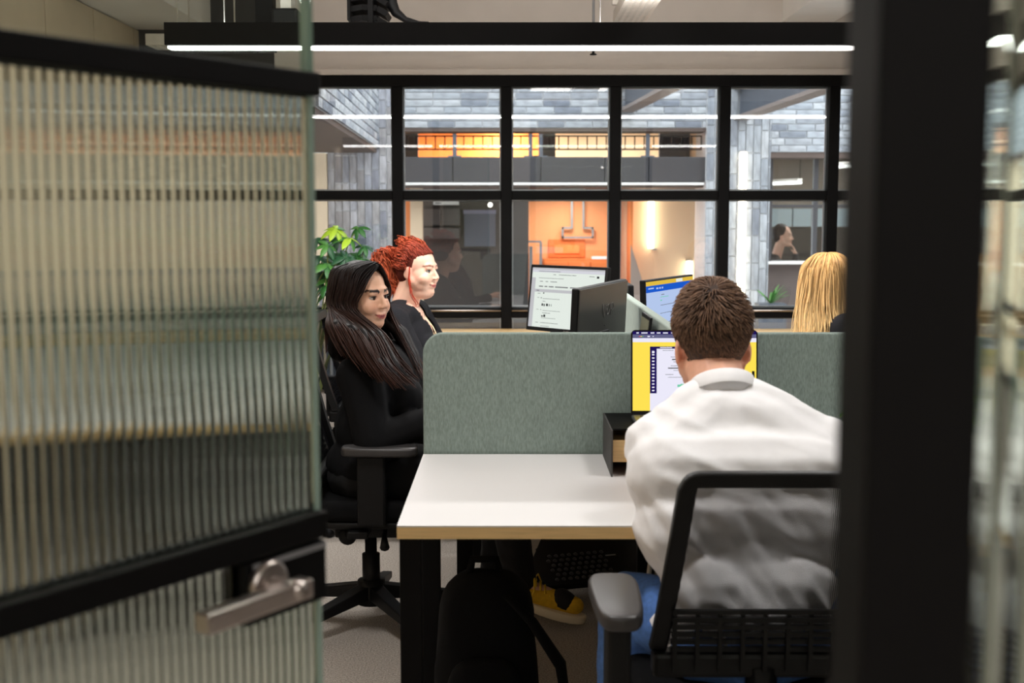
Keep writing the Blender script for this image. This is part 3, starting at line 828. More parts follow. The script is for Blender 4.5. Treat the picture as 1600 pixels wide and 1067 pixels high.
# cream bright bay further right
struct('wall_bay', MB().box(WX(1425, 400, YF + .2), xR, YF + .1, YF + .2, -.2, zr - .05), cream, label='cream bay beyond the office')
r = empty('wall_screen', (WX(1235, 340, yb), yb - .05, WZ(354, yb)), 'pale blue board on the far office wall', 'board')
for (a, b) in ((1196, 1236), (1238, 1266), (1276, 1330), (1334, 1400)):
    MB().box(WX(a, 340, yb), WX(b, 340, yb), yb - .05, yb - .01, WZ(354, yb), WZ(326, yb)).build('panel', [pm('pale_blue_board', (178, 200, 214), .5)], r)
struct('trim_7', MB().box(xc - .3, xR, yb - .02, yb - .001, -.1, WZ(356, yb)), pm('dark_dado', (70, 66, 64), .7), label='dark dado of the far office')
for (lb, a, b, Y_, py) in (('slanted white strip light in the far office, right of the mullion', 1300, 1350, YF + 1.6, 258), ('slanted white strip light in the far office, left of the mullion', 1203, 1250, YF + 2.4, 284)):
    p, q = W(a, py + 3, Y_ + .3), W(b, py - 3, Y_ - .2)
    q.z = p.z
    r = empty('strip_light', (p + q) / 2, lb, 'strip light')
    MB().bar(p, q, .05, .03).build('diffuser', [em('strip_glow', (255, 250, 244), 4)], r)
    MB().bar(p + V((0, 0, .03)), q + V((0, 0, .03)), .06, .028).build('housing', [whitep], r)
    for e in (p, q): MB().tube([e + V((0, 0, .04)), V((e.x, e.y, zr + .15))], .004, 6).build('wire', [black], r)
r = empty('unseen_ceiling_light', (xc + 1.6, YF + 1.8, zr + .12), 'added ceiling light panel in the office across the courtyard, hidden by its lintel', 'ceiling light')  # unseen fitting added to carry the extra light of the far office
MB().box(xc + .45, xc + 2.75, YF + 1.45, YF + 2.15, zr + .12, zr + .149).build('frame', [whitep], r)
MB().box(xc + .5, xc + 2.7, YF + 1.5, YF + 2.1, zr + .114, zr + .119).build('diffuser', [em('office_glow', (255, 250, 244), 4)], r)
area('lamp', (xc + 1.6, YF + 1.8, zr + .11), 2.2, .6, 22, (1, .95, .9), parent=r)
# ================================================================== DESKS AND SCREENS
DZ = .735
def desk(label, x0, x1, y0, y1, legs):
    r = empty('desk', ((x0 + x1) / 2, (y0 + y1) / 2, 0), label, 'desk', None)
    MB().box(x0, x1, y0, y1, DZ - .003, DZ).build('worktop', [laminate], r)
    mb = MB().box(x0, x1, y0, y1, DZ - .028, DZ - .0031); mb.build('birch_edge', [birchx], r)
    for (lx, ly) in legs:
        MB().box(lx, lx + .046, ly, ly + .046, 0.004, DZ - .034).build('leg', [black], r, bevel=.002)
        MB().box(lx + .004, lx + .042, ly + .004, ly + .042, 0, .0045).build('foot', [blackp], r)
    xs = sorted(set(l[0] for l in legs)); ys = sorted(set(l[1] for l in legs))
    for lx in xs:
        MB().box(lx + .006, lx + .04, ys[0] + .046, ys[-1], DZ - .07, DZ - .036).build('cross_rail', [black], r)
    MB().box(xs[0] + .046, xs[-1], (y0 + y1) / 2 - .02, (y0 + y1) / 2 + .02, DZ - .07, DZ - .0285).build('under_beam', [black], r)
    return r
yd0 = .64 * FPX / 498
p0 = W(620, 833, 2.45)
XD0 = WX(620, 838, 2.45); YD0 = 2.44; YD1 = 3.215
XD1 = 1.14
# solve the front edge depth so that the top edge sits where it does in the photograph
for k in range(60):
    if WZ(822, YD0) > DZ: YD0 += .005
    else: break
XD0 = WX(620, 825, YD0)
desk('white end desk with birch edge and black square legs, in front of the green screen', XD0, XD1, YD0, YD1,
     [(XD0 + .002, YD0 + .03), (XD0 + .002, YD1 - .09), (XD1 - .05, YD0 + .03), (XD1 - .05, YD1 - .09)])
desk('white bench desk of the dark haired woman', XD0, .425, 3.27, 4.83, [(XD0 + .08, 3.4), (XD0 + .08, 4.72), (.36, 3.4), (.36, 4.72)])
desk('white bench desk of the red haired woman, by the window', XD0, .425, 4.84, 6.16, [(XD0 + .08, 4.95), (XD0 + .08, 6.05), (.36, 4.95), (.36, 6.05)])
desk('white bench desk right of the middle screen, behind the seated man', .478, XD1, 3.27, 4.83, [(.52, 3.4), (.52, 4.72), (XD1 - .12, 3.4), (XD1 - .12, 4.72)])
desk('white bench desk of the blonde woman', .478, XD1, 4.84, 6.16, [(.52, 4.95), (.52, 6.05), (XD1 - .12, 4.95), (XD1 - .12, 6.05)])

ZS = WZ(520, 3.23)
sc_ = empty('desk_screen', (.45, 3.235, DZ - .1), 'sage green felt desk screen facing the camera, behind the end desk', 'desk screen')
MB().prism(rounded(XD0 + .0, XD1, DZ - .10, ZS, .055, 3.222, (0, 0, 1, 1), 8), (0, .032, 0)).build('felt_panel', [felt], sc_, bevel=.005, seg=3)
for x in (XD0 + .2, XD1 - .2): MB().box(x - .03, x + .03, 3.2545, 3.266, DZ - .09, DZ - .03).build('bracket', [black], sc_)
sp_ = empty('desk_screen', (.45, 4.2, DZ), 'pale felt screen running along the middle of the desks to the window', 'desk screen')
prof = []
Y0s, Y1s, r_ = 3.275, 5.3, .09
prof = [V((.437, Y0s, DZ - .09)), V((.437, Y1s, DZ - .09))]
for i in range(7):
    a = PI / 2 * i / 6; prof.append(V((.437, Y1s - r_ + r_ * math.cos(a), ZS - r_ + r_ * math.sin(a))))
prof.append(V((.437, Y0s, ZS)))
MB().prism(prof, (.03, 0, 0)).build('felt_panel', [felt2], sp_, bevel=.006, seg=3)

# bench along the tan wall, seen only through the reeded door
xw0, xw1 = XL + .03, -1.28
desk('white bench desk along the tan wall, seen through the reeded door', xw0, xw1, 3.5, 6.1, [(xw0 + .03, 3.6), (xw0 + .03, 6.0), (xw1 - .06, 3.6), (xw1 - .06, 6.0)])
sl = empty('desk_screen', (xw0 + .3, 4.8, DZ), 'dark green felt screen on the bench desk along the tan wall', 'desk screen')
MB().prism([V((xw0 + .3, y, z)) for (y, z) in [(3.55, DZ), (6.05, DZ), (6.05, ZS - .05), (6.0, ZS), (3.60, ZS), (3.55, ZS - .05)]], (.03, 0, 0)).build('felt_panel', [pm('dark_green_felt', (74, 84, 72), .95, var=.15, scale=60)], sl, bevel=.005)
for k, (yq, nm) in enumerate(((3.72, 'nearest the door'), (4.53, 'second from the door'), (5.16, 'nearest the window'))):
    pe = empty('pedestal', (xw1 - .30, yq + .29, 0), 'charcoal storage pedestal under the bench desk along the tan wall, ' + nm, 'pedestal')
    MB().box(xw1 - .52, xw1 - .08, yq, yq + .58, .03, .64).build('body', [darkgrey], pe, bevel=.004)
    MB().box(xw1 - .50, xw1 - .10, yq + .02, yq + .56, 0, .03).build('plinth', [black], pe)
    for (z0, z1) in ((.06, .32), (.34, .62)):
        f_ = MB().box(xw1 - .079, xw1 - .062, yq + .015, yq + .565, z0, z1).build('drawer', [darkgrey], pe, bevel=.003)
        MB().box(xw1 - .061, xw1 - .045, yq + .20, yq + .38, z1 - .05, z1 - .035).build('pull', [steel], f_)

# ================================================================== MONITORS
def monitor(label, pl_, pr_, z1, h, content, stand_xy, dz=DZ, roll=0.0, tilt=0.0, thick=.022, bez=.014, logo=None, cat='monitor', backlogo=None, name='monitor'):
    """pl_, pr_: plan points of the left and right edge as the person in front of it sees them; the screen looks to the side
    that lies right-handed in front of pl_->pr_"""
    a, b = V((pl_[0], pl_[1], 0)), V((pr_[0], pr_[1], 0))
    ux = (b - a).normalized(); w = (b - a).length
    n = V((ux.y, -ux.x, 0))                         # towards the viewer
    n2 = (n * math.cos(tilt) + V((0, 0, 1)) * math.sin(tilt)); uz = (V((0, 0, 1)) * math.cos(tilt) - n * math.sin(tilt))
    c = (a + b) / 2 + V((0, 0, z1 - h / 2))
    T = Matrix((( ux.x, -n2.x, uz.x, c.x), (ux.y, -n2.y, uz.y, c.y), (ux.z, -n2.z, uz.z, c.z), (0, 0, 0, 1))) @ Matrix.Rotation(roll, 4, 'Y')
    r = empty(name, (stand_xy[0], stand_xy[1], dz), label, cat)
    fr = MB(T).box(-w / 2, w / 2, -.001, thick, -h / 2, h / 2)
    fr.build('housing', [blackp], r, bevel=.004)
    mb = MB(T); x0, x1, z0, z1_ = -w / 2 + bez, w / 2 - bez, -h / 2 + bez * 1.25, h / 2 - bez
    for (u0, v0, u1, v1, mi, lay) in [(0, 0, 1, 1, 0, 0)] + content:
        xa_, xb_ = x0 + (x1 - x0) * u0, x0 + (x1 - x0) * u1
        za_, zb_ = z1_ - (z1_ - z0) * v1, z1_ - (z1_ - z0) * v0
        mb.box(xa_, xb_, -.0016 - lay * .0003, -.0012, za_, zb_, mi)
    return r, T, mb, w, h
def stand(r, T, w, h, xy, n_in, dz=DZ):
    base = V((xy[0], xy[1], dz))
    top = T @ V((0, .03, -h * .1))
    MB().tube([base + V((0, 0, .008)), V((base.x, base.y, base.z + .12)), top], [.022, .02, .02], 10).build('stand_arm', [blackp], r)
    MB().lathe([(0, 0), (.10, 0), (.10, .007), (.03, .012), (0, .012)], base, 26).build('stand_base', [blackp], r)
    mb = MB(T).box(-.045, .045, .0225, .034, -h * .1 - .045, -h * .1 + .045); mb.build('mount_plate', [blackp], r, bevel=.003)
def text_obj(txt, size, T, m, parent, name='lettering', depth=.0004, font_bold=False, spacing=1.0):
    cu = bpy.data.curves.new('txt', 'FONT'); cu.body = txt; cu.size = size; cu.align_x = 'CENTER'; cu.align_y = 'CENTER'; cu.extrude = depth; cu.space_character = spacing
    o = bpy.data.objects.new('txt', cu); COL.objects.link(o)
    dg = bpy.context.evaluated_depsgraph_get(); me = bpy.data.meshes.new_from_object(o.evaluated_get(dg))
    bpy.data.objects.remove(o); bpy.data.curves.remove(cu)
    me.transform(T); c = sum((v.co for v in me.vertices), V((0, 0, 0))) / max(1, len(me.vertices))
    me.transform(Matrix.Translation(-c)); me.name = name
    me.materials.clear(); me.materials.append(m); return link(name, me, c, parent)

def scr(n, c, s): return em('screen_' + n, c, s)
S_white = scr('white', (236, 244, 236), .92); S_grey = scr('grey', (206, 206, 210), .85); S_text = scr('text', (120, 122, 124), .7)
S_dark = scr('dark', (30, 32, 36), .6); S_pale = scr('pale', (222, 222, 230), .9)
S_yel = scr('yellow', (255, 226, 84), 1.0); S_navy = scr('navy', (34, 22, 92), .9); S_lav = scr('lavender', (238, 236, 252), .98); S_slate = scr('slate', (104, 104, 140), .9)
S_blue = scr('blue', (30, 92, 206), .95); S_sky = scr('sky', (186, 206, 244), .92); S_gold = scr('gold', (236, 196, 70), .9); S_mint = scr('mint', (120, 214, 178), .9)
S_red = scr('red', (236, 90, 80), .9); S_green = scr('green', (110, 200, 90), .9); S_sand = scr('sand', (246, 232, 214), .95)

# big monitor that shows a web page (faces left and towards us)
cont = [(0, 0, 1, .03, 1, 1), (0, .03, 1, .075, 3, 1), (0, .17, .055, 1, 1, 1), (.055, .36, 1, .41, 1, 1), (.09, .055, .4, .062, 2, 2),
        (.3, .105, .34, .113, 2, 1), (.38, .105, .55, .113, 2, 1), (.56, .105, .62, .113, 2, 1), (.8, .11, .87, .118, 2, 1), (.9, .105, .93, .14, 4, 1),
        (.1, .17, .45, .176, 2, 1), (.12, .225, .16, .235, 2, 1), (.2, .225, .235, .235, 2, 1), (.27, .225, .36, .235, 2, 1),
        (.11, .305, .17, .322, 2, 1), (.19, .305, .23, .322, 2, 1), (.25, .305, .32, .322, 2, 1), (.34, .305, .52, .322, 2, 1), (.55, .305, .72, .322, 2, 1),
        (.08, .38, .12, .39, 2, 2), (.18, .415, .195, .435, 4, 2), (.1, .43, .14, .437, 2, 1), (.1, .5, .13, .507, 2, 1), (.15, .5, .165, .515, 4, 1), (.18, .515, .42, .521, 2, 1),
        (.18, .56, .22, .567, 2, 1), (.17, .6, .19, .64, 4, 1), (.2, .605, .215, .645, 4, 1), (.235, .6, .26, .64, 4, 1), (.275, .605, .285, .64, 4, 1), (.305, .605, .312, .64, 4, 1),
        (.1, .7, .13, .707, 2, 1), (.16, .7, .17, .71, 4, 1), (.19, .715, .44, .721, 2, 1), (.19, .755, .3, .762, 2, 1), (.18, .8, .2, .825, 4, 1), (.21, .785, .235, .825, 4, 1),
        (.18, .84, .38, .846, 2, 1), (.1, .92, .14, .927, 2, 1), (.17, .92, .42, .927, 2, 1), (.18, .975, .3, .981, 2, 1)]
pL = W(826, 413, 5.72); pR = W(946, 418, 5.38)
zt = W(880, 415, 5.55).z
hM = .308
r, T, mb, w, h = monitor('large black monitor showing a pale web page, facing the red haired woman', (pL.x, pL.y), (pR.x, pR.y), zt, hM, cont, (.2, 5.72), tilt=.12, roll=0.0)
mb.build('screen_image', [S_white, S_grey, S_text, S_pale, S_dark], r)
stand(r, T, w, h, (.2, 5.72), None)
try:
    text_obj('acer', .019, T @ Matrix.Translation((0.02, -.0025, -h / 2 + .008)) @ Matrix.Rotation(PI / 2, 4, 'X'), steel, r)
except Exception as e: print('text', e)

# black monitor seen from behind (faces the dark haired woman)
nb = pm('monitor_back', (50, 48, 47), .38, var=.05, scale=12)
pA = W(890, 453, 3.75); pB = W(967, 433, 4.22)
r, T, mb, w, h = monitor('black monitor seen from behind with a faint swirl logo on its back', (pB.x, pB.y), (pA.x, pA.y), (pA.z + pB.z) / 2, .33, [], (.2, 3.9), tilt=.05, roll=.012)
mb.build('screen_image', [S_sky], r)
MB(T).box(-w / 2 + .003, w / 2 - .003, thick_ := .0225, .026, -h / 2 + .003, h / 2 - .003).build('back_shell', [nb], r, bevel=.002)
stand(r, T, w, h, (.19, 3.88), None)
lg = pm('logo_grey', (88, 86, 84), .4)
TB = T @ Matrix.Translation((-.045, .0262, .075)) @ Matrix.Rotation(PI, 4, 'Z') @ Matrix.Rotation(PI / 2, 4, 'X')
mb = MB(T)
def swirl(pts): mb.tube([V((x - .045, .0265, z + .075)) for (x, z) in pts], .0016, 5)
swirl([(.06, .025), (.055, -.005), (.045, -.02), (.035, 0.0), (.03, .02)])
swirl([(.022, .012), (.0, .02), (-.015, .01), (-.005, -.01), (.014, -.014), (.022, -.002), (.012, .006)])
swirl([(-.02, -.018), (-.022, .018), (-.045, .022), (-.056, .008), (-.044, -.002), (-.024, 0)])
swirl([(.036, -.045), (.032, -.05)])
mb.build('back_logo', [lg], r)
for dx in (-.06, -.13): MB(T).lathe([(0, 0), (.006, 0), (.006, .004), (0, .004)], T.inverted() @ (T @ V((dx, .026, -h / 2 + .06))), 8).build('screw_cap', [black], r)

# right hand monitor with the blue header
pA = W(1010, 436, 4.5); pB = W(1085, 430, 4.98)
cont = [(0, 0, 1, .05, 3, 1), (.62, .005, .76, .045, 2, 2), (0, .05, 1, .13, 1, 1), (.04, .075, .15, .09, 0, 2), (.2, .08, .24, .1, 0, 2), (.26, .08, .29, .1, 0, 2), (.31, .08, .34, .1, 0, 2),
        (.3, .17, .36, .178, 4, 1), (.28, .2, .45, .207, 5, 1), (.28, .235, .31, .25, 5, 1), (.28, .3, .6, .306, 4, 1), (.27, .4, .7, .405, 4, 1), (.27, .52, .5, .526, 4, 1), (.27, .6, .64, .606, 4, 1)]
r, T, mb, w, h = monitor('monitor with a blue header bar and pale blue page, facing the blonde woman', (pA.x, pA.y), (pB.x, pB.y), (pA.z + pB.z) / 2, .33, cont, (.72, 4.88), tilt=.04, bez=.008)
mb.build('screen_image', [S_sky, S_blue, S_white, S_gold, S_text, S_mint], r)
stand(r, T, w, h, (.70, 4.9), None)
# monitor on the right row that only just shows above the middle screen
r, T, mb, w, h = monitor('small dark monitor corner just above the middle screen near the window', (.505, 5.0), (.505, 5.45), 1.085, .3, [], (.62, 5.3), tilt=0.03)
mb.build('screen_image', [S_sky], r)
stand(r, T, w, h, (.60, 5.22), None)
# tablet leaning on the middle screen
r = empty('tablet', (.41, 3.72, DZ), 'small black framed tablet standing against the middle screen', 'tablet')
a_, b_ = W(994, 485, 3.84), W(1010, 497, 3.60)
zt = (a_.z + b_.z) / 2
TT = Matrix.Translation((.395, 3.72, (DZ + zt) / 2)) @ Matrix.Rotation(math.radians(7), 4, 'Y')
hh = (zt - DZ) / 2
MB(TT).box(-.004, .004, -.115, .115, -hh, hh).build('housing', [blackp], r, bevel=.003)
MB(TT).box(-.0052, -.0045, -.103, .103, -hh + .012, hh - .012).build('screen_image', [pm('tablet_olive', (150, 150, 126), .2)], r)
MB(TT).bar((.004, 0, -.02), (.034, 0, -hh + .006), .05, .004).build('kickstand', [blackp], r)

# ================================================================== THE MAN'S LAPTOP AND RISER
YR0, YR1 = 2.93, 3.20
xr0, xr1 = WX(953, 700, 2.97), .655
rz = WZ(657, 3.08)
r = empty('monitor_riser', ((xr0 + xr1) / 2, 3.06, DZ), 'black sheet metal laptop riser with a birch drawer on the white desk', 'riser')
MB().box(xr0, xr0 + .004, YR0, YR1, DZ, rz).build('side_panel', [darkgrey], r)
MB().box(xr1 - .004, xr1, YR0, YR1, DZ, rz).build('side_panel', [darkgrey], r)
MB().box(xr0 + .004, xr1 - .004, YR0 + .03, YR1, rz - .004, rz).build('top_plate', [black], r)
MB().box(xr0 + .004, xr1 - .004, YR1 - .004, YR1, DZ, rz - .004).build('back_plate', [black], r)
MB().box(xr0 + .006, xr1 - .006, YR0 + .035, YR1 - .006, rz - .085, rz - .03).build('drawer', [birch], r, bevel=.002)
MB().box(xr0 + .004, xr1 - .004, YR0 + .03, YR1 - .005, DZ, DZ + .004).build('bottom_plate', [brown], r)

ylap = 3.10
lx0, lx1 = WX(987, 560, ylap), WX(1186, 560, ylap)
zlt_ = WZ(516, ylap + .02)
r = empty('laptop', ((lx0 + lx1) / 2, 3.05, rz), 'slim dark laptop with a yellow page on screen, in front of the man', 'laptop')
MB().box(lx0, lx1, ylap - .20, ylap - .004, rz + .0005, rz + .013).build('base', [pm('laptop_grey', (120, 120, 124), .35, .8)], r, bevel=.004)
kb = MB()
for i in range(14):
    for j in range(5): kb.box(lx0 + .02 + i * (lx1 - lx0 - .04) / 14, lx0 + .02 + (i + .86) * (lx1 - lx0 - .04) / 14, ylap - .03 - j * .02 - .016, ylap - .03 - j * .02, rz + .0131, rz + .0145)
kb.build('keys', [blackp], r)
lw, lh = lx1 - lx0, zlt_ - rz - .008
TL = Matrix.Translation(((lx0 + lx1) / 2, ylap, rz + .010)) @ Matrix.Rotation(-math.radians(6), 4, 'X')
poly = [TL @ p for p in rounded(-lw / 2, lw / 2, 0, lh, .012, 0, (0, 0, 1, 1), 5)]
MB().prism(poly, TL.to_3x3() @ V((0, .006, 0))).build('lid', [blackp], r)
mb = MB(TL)
X0, X1, Z0, Z1 = -lw / 2 + .004, lw / 2 - .004, .012, lh - .004
def sq(u0, v0, u1, v1, mi, lay):
    mb.box(X0 + (X1 - X0) * u0, X0 + (X1 - X0) * u1, -.0008 - lay * .0003, -.0003, Z1 - (Z1 - Z0) * v1, Z1 - (Z1 - Z0) * v0, mi)
sq(0, 0, 1, 1, 0, 0)
sq(0, 0, 1, .038, 3, 1)
for (u, d) in ((.03, .02), (.07, .05), (.145, .03), (.195, .03), (.245, .04), (.31, .05), (.395, .09), (.5, .07), (.6, .07), (.7, .04), (.86, .03), (.91, .05)): sq(u, .012, u + d, .026, 2, 2)
sq(0, .038, 1, .085, 4, 1); 
for (u, m_) in ((.05, 7), (.063, 0), (.076, 6)): sq(u, .058, u + .01, .068, m_, 2)
sq(.12, .056, .14, .07, 2, 2); sq(.16, .058, .17, .068, 2, 2); sq(.55, .056, .57, .07, 2, 2); sq(.6, .058, .61, .068, 5, 2)
sq(0, .085, 1, .135, 2, 1); sq(.34, .11, .40, .116, 8, 2)
def sp2(u0, v0, u1, v1, mi, lay): sq(.14 + (u0 - .285) * 1.08, v0, .14 + (u1 - .285) * 1.08, v1, mi, lay)
sp2(.285, .19, .97, 1, 2, 1); sp2(.285, .19, .97, .218, 3, 2); sp2(.285, .19, .335, .78, 3, 2)
for u, d in ((.36, .09), (.48, .05), (.56, .07), (.68, .1)): sp2(u, .198, u + d, .209, 2, 3)
for k in range(13):
    v = .245 + k * .041; sp2(.30, v, .318, v + (.03 if k == 0 else .016), 2, 3)
for (u0, v0, u1, v1) in ((.38, .238, .46, .243), (.52, .236, .6, .241), (.44, .32, .58, .326), (.45, .345, .57, .362), (.46, .38, .54, .386), (.44, .43, .56, .436), (.42, .455, .6, .47), (.46, .49, .54, .495), (.4, .54, .46, .546), (.42, .575, .64, .58)): sp2(u0, v0, u1, v1, 8, 3)
for k, hh_ in enumerate((.02, .03, .022, .035, .02, .015, .04, .055, .045, .03)): sp2(.49 + k * .024, .69 - hh_, .514 + k * .024, .70, 5, 3)
sp2(.74, .64, .93, .70, 9, 3)
sq(.965, .5, .985, .62, 1, 4)
mb.build('screen_image', [S_yel, S_dark, S_lav, S_navy, S_slate, S_mint, S_green, S_red, S_text, S_sand], r)

# ================================================================== OFFICE CHAIRS (local: seat faces +x)
meshnet = net_mat('chair_mesh', (22, 22, 24))
padm = pm('arm_pad', (52, 50, 50), .38, var=.04, scale=20)
def chair(label, loc, face, wt, wb, zt, zbk=.55, back_x=-.235, lean=.06, seat_z=.47, arm_z=.665, arm_off=.285, arm_x=(-.13, .14), arms=(1, -1), bar=.04, net=None, spin=0.0):
    T = Matrix.Translation(loc) @ Matrix.Rotation(face, 4, 'Z')
    r = empty('office_chair', loc, label, 'chair', None)
    # backrest frame: a closed rounded loop
    def bp(y, z):
        k = (z - zbk) / (zt - zbk); return V((back_x - lean * k + .05 * (1 - k) ** 2, y, z))
    def half(z):
        k = (z - zbk) / (zt - zbk); return (wb + (wt - wb) * k) / 2
    rad = .035
    loop = []
    for z in [zbk + (zt - rad - zbk) * i / 8 for i in range(9)]: loop.append((half(z), z))
    for i in range(1, 6):
        a = PI / 2 * i / 5; loop.append((half(zt) - rad + rad * math.cos(a), zt - rad + rad * math.sin(a)))
    loop = loop + [(-y, z) for (y, z) in loop[::-1]]
    inner = []
    for (y, z) in loop:
        zi = min(z, zt - bar * .85); h_ = half(zi) - bar
        yi = max(-h_, min(h_, y)); inner.append((yi, zi if z > zbk + .001 else z))
    vs = []; n = len(loop)
    for (y, z) in loop: vs += [bp(y, z) + V((.014, 0, 0)), bp(y, z) - V((.014, 0, 0))]
    for (y, z) in inner: vs += [bp(y, z) + V((.014, 0, 0)), bp(y, z) - V((.014, 0, 0))]
    fs = []
    for i in range(n):
        j = (i + 1) % n
        if i == n - 1: continue
        o, o2 = 2 * i, 2 * j; q, q2 = 2 * n + 2 * i, 2 * n + 2 * j
        fs += [(o, o2, o2 + 1, o + 1), (q, q + 1, q2 + 1, q2), (o, q, q2, o2), (o + 1, o2 + 1, q2 + 1, q + 1)]
    for i in (0, n - 1):
        o, q = 2 * i, 2 * n + 2 * i; fs.append((o, o + 1, q + 1, q))
    bm_ = MB(T).add(vs, fs)
    bk = bm_.build('back_frame', [blackp], r)
    bmesh_fix(bk)
    b_ = bk.modifiers.new('bevel', 'BEVEL'); b_.width = .006; b_.segments = 2; b_.limit_method = 'ANGLE'; b_.angle_limit = .7
    # net panel, built flat in its own axes so that the weave follows it
    mb = MB(); rows_, cols = 14, 10
    vs = []
    for i in range(rows_ + 1):
        z = zbk + .01 + (zt - bar * .7 - zbk - .01) * i / rows_
        for j in range(cols + 1):
            y = (half(z) - bar * .7) * (2 * j / cols - 1); p = bp(y, z); vs.append(V((p.x - .002 + .03 * (2 * j / cols - 1) ** 2 * 0, y, z)))
    fs = [(i * (cols + 1) + j, i * (cols + 1) + j + 1, (i + 1) * (cols + 1) + j + 1, (i + 1) * (cols + 1) + j) for i in range(rows_) for j in range(cols)]
    R90 = Matrix.Rotation(-PI / 2, 4, 'Z')
    mb.add([R90 @ v for v in vs], fs, 0, True)
    me = mb.mesh('back_net', [net or meshnet], V((0, 0, 0)))
    o = link('back_net', me, V(loc), r); o.rotation_euler = (0, 0, face + PI / 2)
    sol = o.modifiers.new('thick', 'SOLIDIFY'); sol.thickness = .0015
    # lumbar pad with rows of slots
    mb = MB(T)
    zl0, zl1 = zbk - .03, zbk + .085
    k = 8
    for i in range(k):
        z = zl0 + (zl1 - zl0) * i / (k - 1)
        p = bp(0, max(z, zbk)); mb.box(p.x - .026, p.x - .016, -half(zbk) + bar + .004, half(zbk) - bar - .004, z, z + .009)
    for j in range(9):
        y = (half(zbk) - bar - .01) * (2 * j / 8 - 1); p = bp(0, zbk + .04); mb.box(p.x - .03, p.x - .02, y - .004, y + .004, zl0, zl1)
    mb.build('lumbar_support', [blackp], r)
    # spine and mechanism
    pb_ = bp(0, zbk)
    MB(T).box(pb_.x - .03, pb_.x + .02, -wb / 2 + .005, wb / 2 - .005, zbk - .05, zbk).build('back_base', [blackp], r, bevel=.01)
    MB(T).tube([V((pb_.x - .01, 0, zbk - .03)), V((pb_.x - .01, 0, seat_z - .10)), V((-.12, 0, seat_z - .12)), V((0.02, 0, seat_z - .11))], [.03, .034, .034, .03], 10).build('back_spine', [blackp], r)
    # seat
    poly = []
    for i in range(28):
        a = 2 * PI * i / 28; c_, s_ = math.cos(a), math.sin(a); e = .55
        poly.append(V((.02 + .245 * math.copysign(abs(c_) ** e, c_), .24 * math.copysign(abs(s_) ** e, s_), seat_z - .065)))
    MB(T).prism(poly, (0, 0, .065), 0, True).build('seat', [blackf], r, bevel=.022, seg=4)
    poly2 = [V((p.x * .96, p.y * .96, seat_z - .09)) for p in poly]
    MB(T).prism(poly2, (0, 0, .0245), 0, True).build('seat_shell', [blackp], r, bevel=.008)
    MB(T).box(-.11, .12, -.09, .09, seat_z - .155, seat_z - .0905).build('mechanism', [blackp], r, bevel=.01)
    MB(T).lathe([(0, 0), (.026, 0), (.03, .006), (.03, .02), (.026, .026), (.026, .05), (0, .05)], (-.06, -.14, seat_z - .135), 16, axis=(0, 1, 0)).build('tension_knob', [blackp], r)
    MB(T).tube([V((.06, -.09, seat_z - .12)), V((.065, -.18, seat_z - .125)), V((.07, -.22, seat_z - .15))], [.007, .008, .016], 8).build('height_lever', [blackp], r)
    # armrests
    for s_ in arms:
        y = s_ * arm_off
        a0, a1 = arm_x
        pts = []
        for i in range(24):
            a = 2 * PI * i / 24; c_, q_ = math.cos(a), math.sin(a); e = .5
            x_ = (a0 + a1) / 2 + (a1 - a0) / 2 * math.copysign(abs(c_) ** e, c_)
            wy = .046 * (1 + .12 * (x_ - (a0 + a1) / 2) / ((a1 - a0) / 2))
            pts.append(V((x_, y + wy * math.copysign(abs(q_) ** e, q_), arm_z - .03)))
        ar = MB(T).prism(pts, (0, 0, .03), 0, True).build('armrest', [padm], r, bevel=.009, seg=3)
        MB(T).box((a0 + a1) / 2 - .07, (a0 + a1) / 2 + .02, y - .022, y + .022, seat_z - .07, arm_z - .028).build('arm_post', [blackp], r, bevel=.008)
        MB(T).box(-.045, .02, min(y, s_ * .1), max(y, s_ * .1), seat_z - .115, seat_z - .091).build('arm_bracket', [blackp], r, bevel=.004)
    # gas lift and five star base on castors
    MB(T).lathe([(0, .075), (.03, .075), (.03, .24), (.02, .242), (.02, seat_z - .15), (0, seat_z - .15)], (0, 0, 0), 16).build('gas_lift', [blackp], r)
    MB(T).lathe([(0, .07), (.05, .07), (.046, .15), (0, .15)], (0, 0, 0), 18).build('hub', [blackp], r)
    for i in range(5):
        a = 2 * PI * i / 5 + spin; d = V((math.cos(a), math.sin(a), 0)); sd = V((-d.y, d.x, 0))
        p, q = d * .03 + V((0, 0, .118)), d * .32 + V((0, 0, .072))
        poly = [p + sd * .026 + V((0, 0, .02)), p - sd * .026 + V((0, 0, .02)), p - sd * .026 - V((0, 0, .028)), p + sd * .026 - V((0, 0, .028))]
        po2 = [q + sd * .018 + V((0, 0, .012)), q - sd * .018 + V((0, 0, .012)), q - sd * .018 - V((0, 0, .012)), q + sd * .018 - V((0, 0, .012))]
        lg_ = MB(T).add(poly + po2, [(3, 2, 1, 0), (4, 5, 6, 7)] + [(k_, (k_ + 1) % 4, 4 + (k_ + 1) % 4, 4 + k_) for k_ in range(4)]).build('base_leg', [blackp], r, bevel=.004)
        cc = d * .305
        cs = MB(T)
        for o_ in (-.014, .014): cs.lathe([(0, -.008), (.022, -.008), (.024, 0), (.022, .008), (0, .008)], V((cc.x, cc.y, .0242)) + sd * o_, 14, axis=sd)
        cs.tube([V((cc.x, cc.y, .02)), V((cc.x, cc.y, .064))], .008, 8)
        cs.build('castor', [blackp], lg_)
    return r
CH_D = (-.475, 4.0, 0)
chair('black office chair with grey arm pads under the dark haired woman', CH_D, 0.0, .42, .46, 1.0, arm_z=.655, arm_off=.25, arm_x=(-.06, .18), seat_z=.47, spin=.25, lean=.05, back_x=-.20)
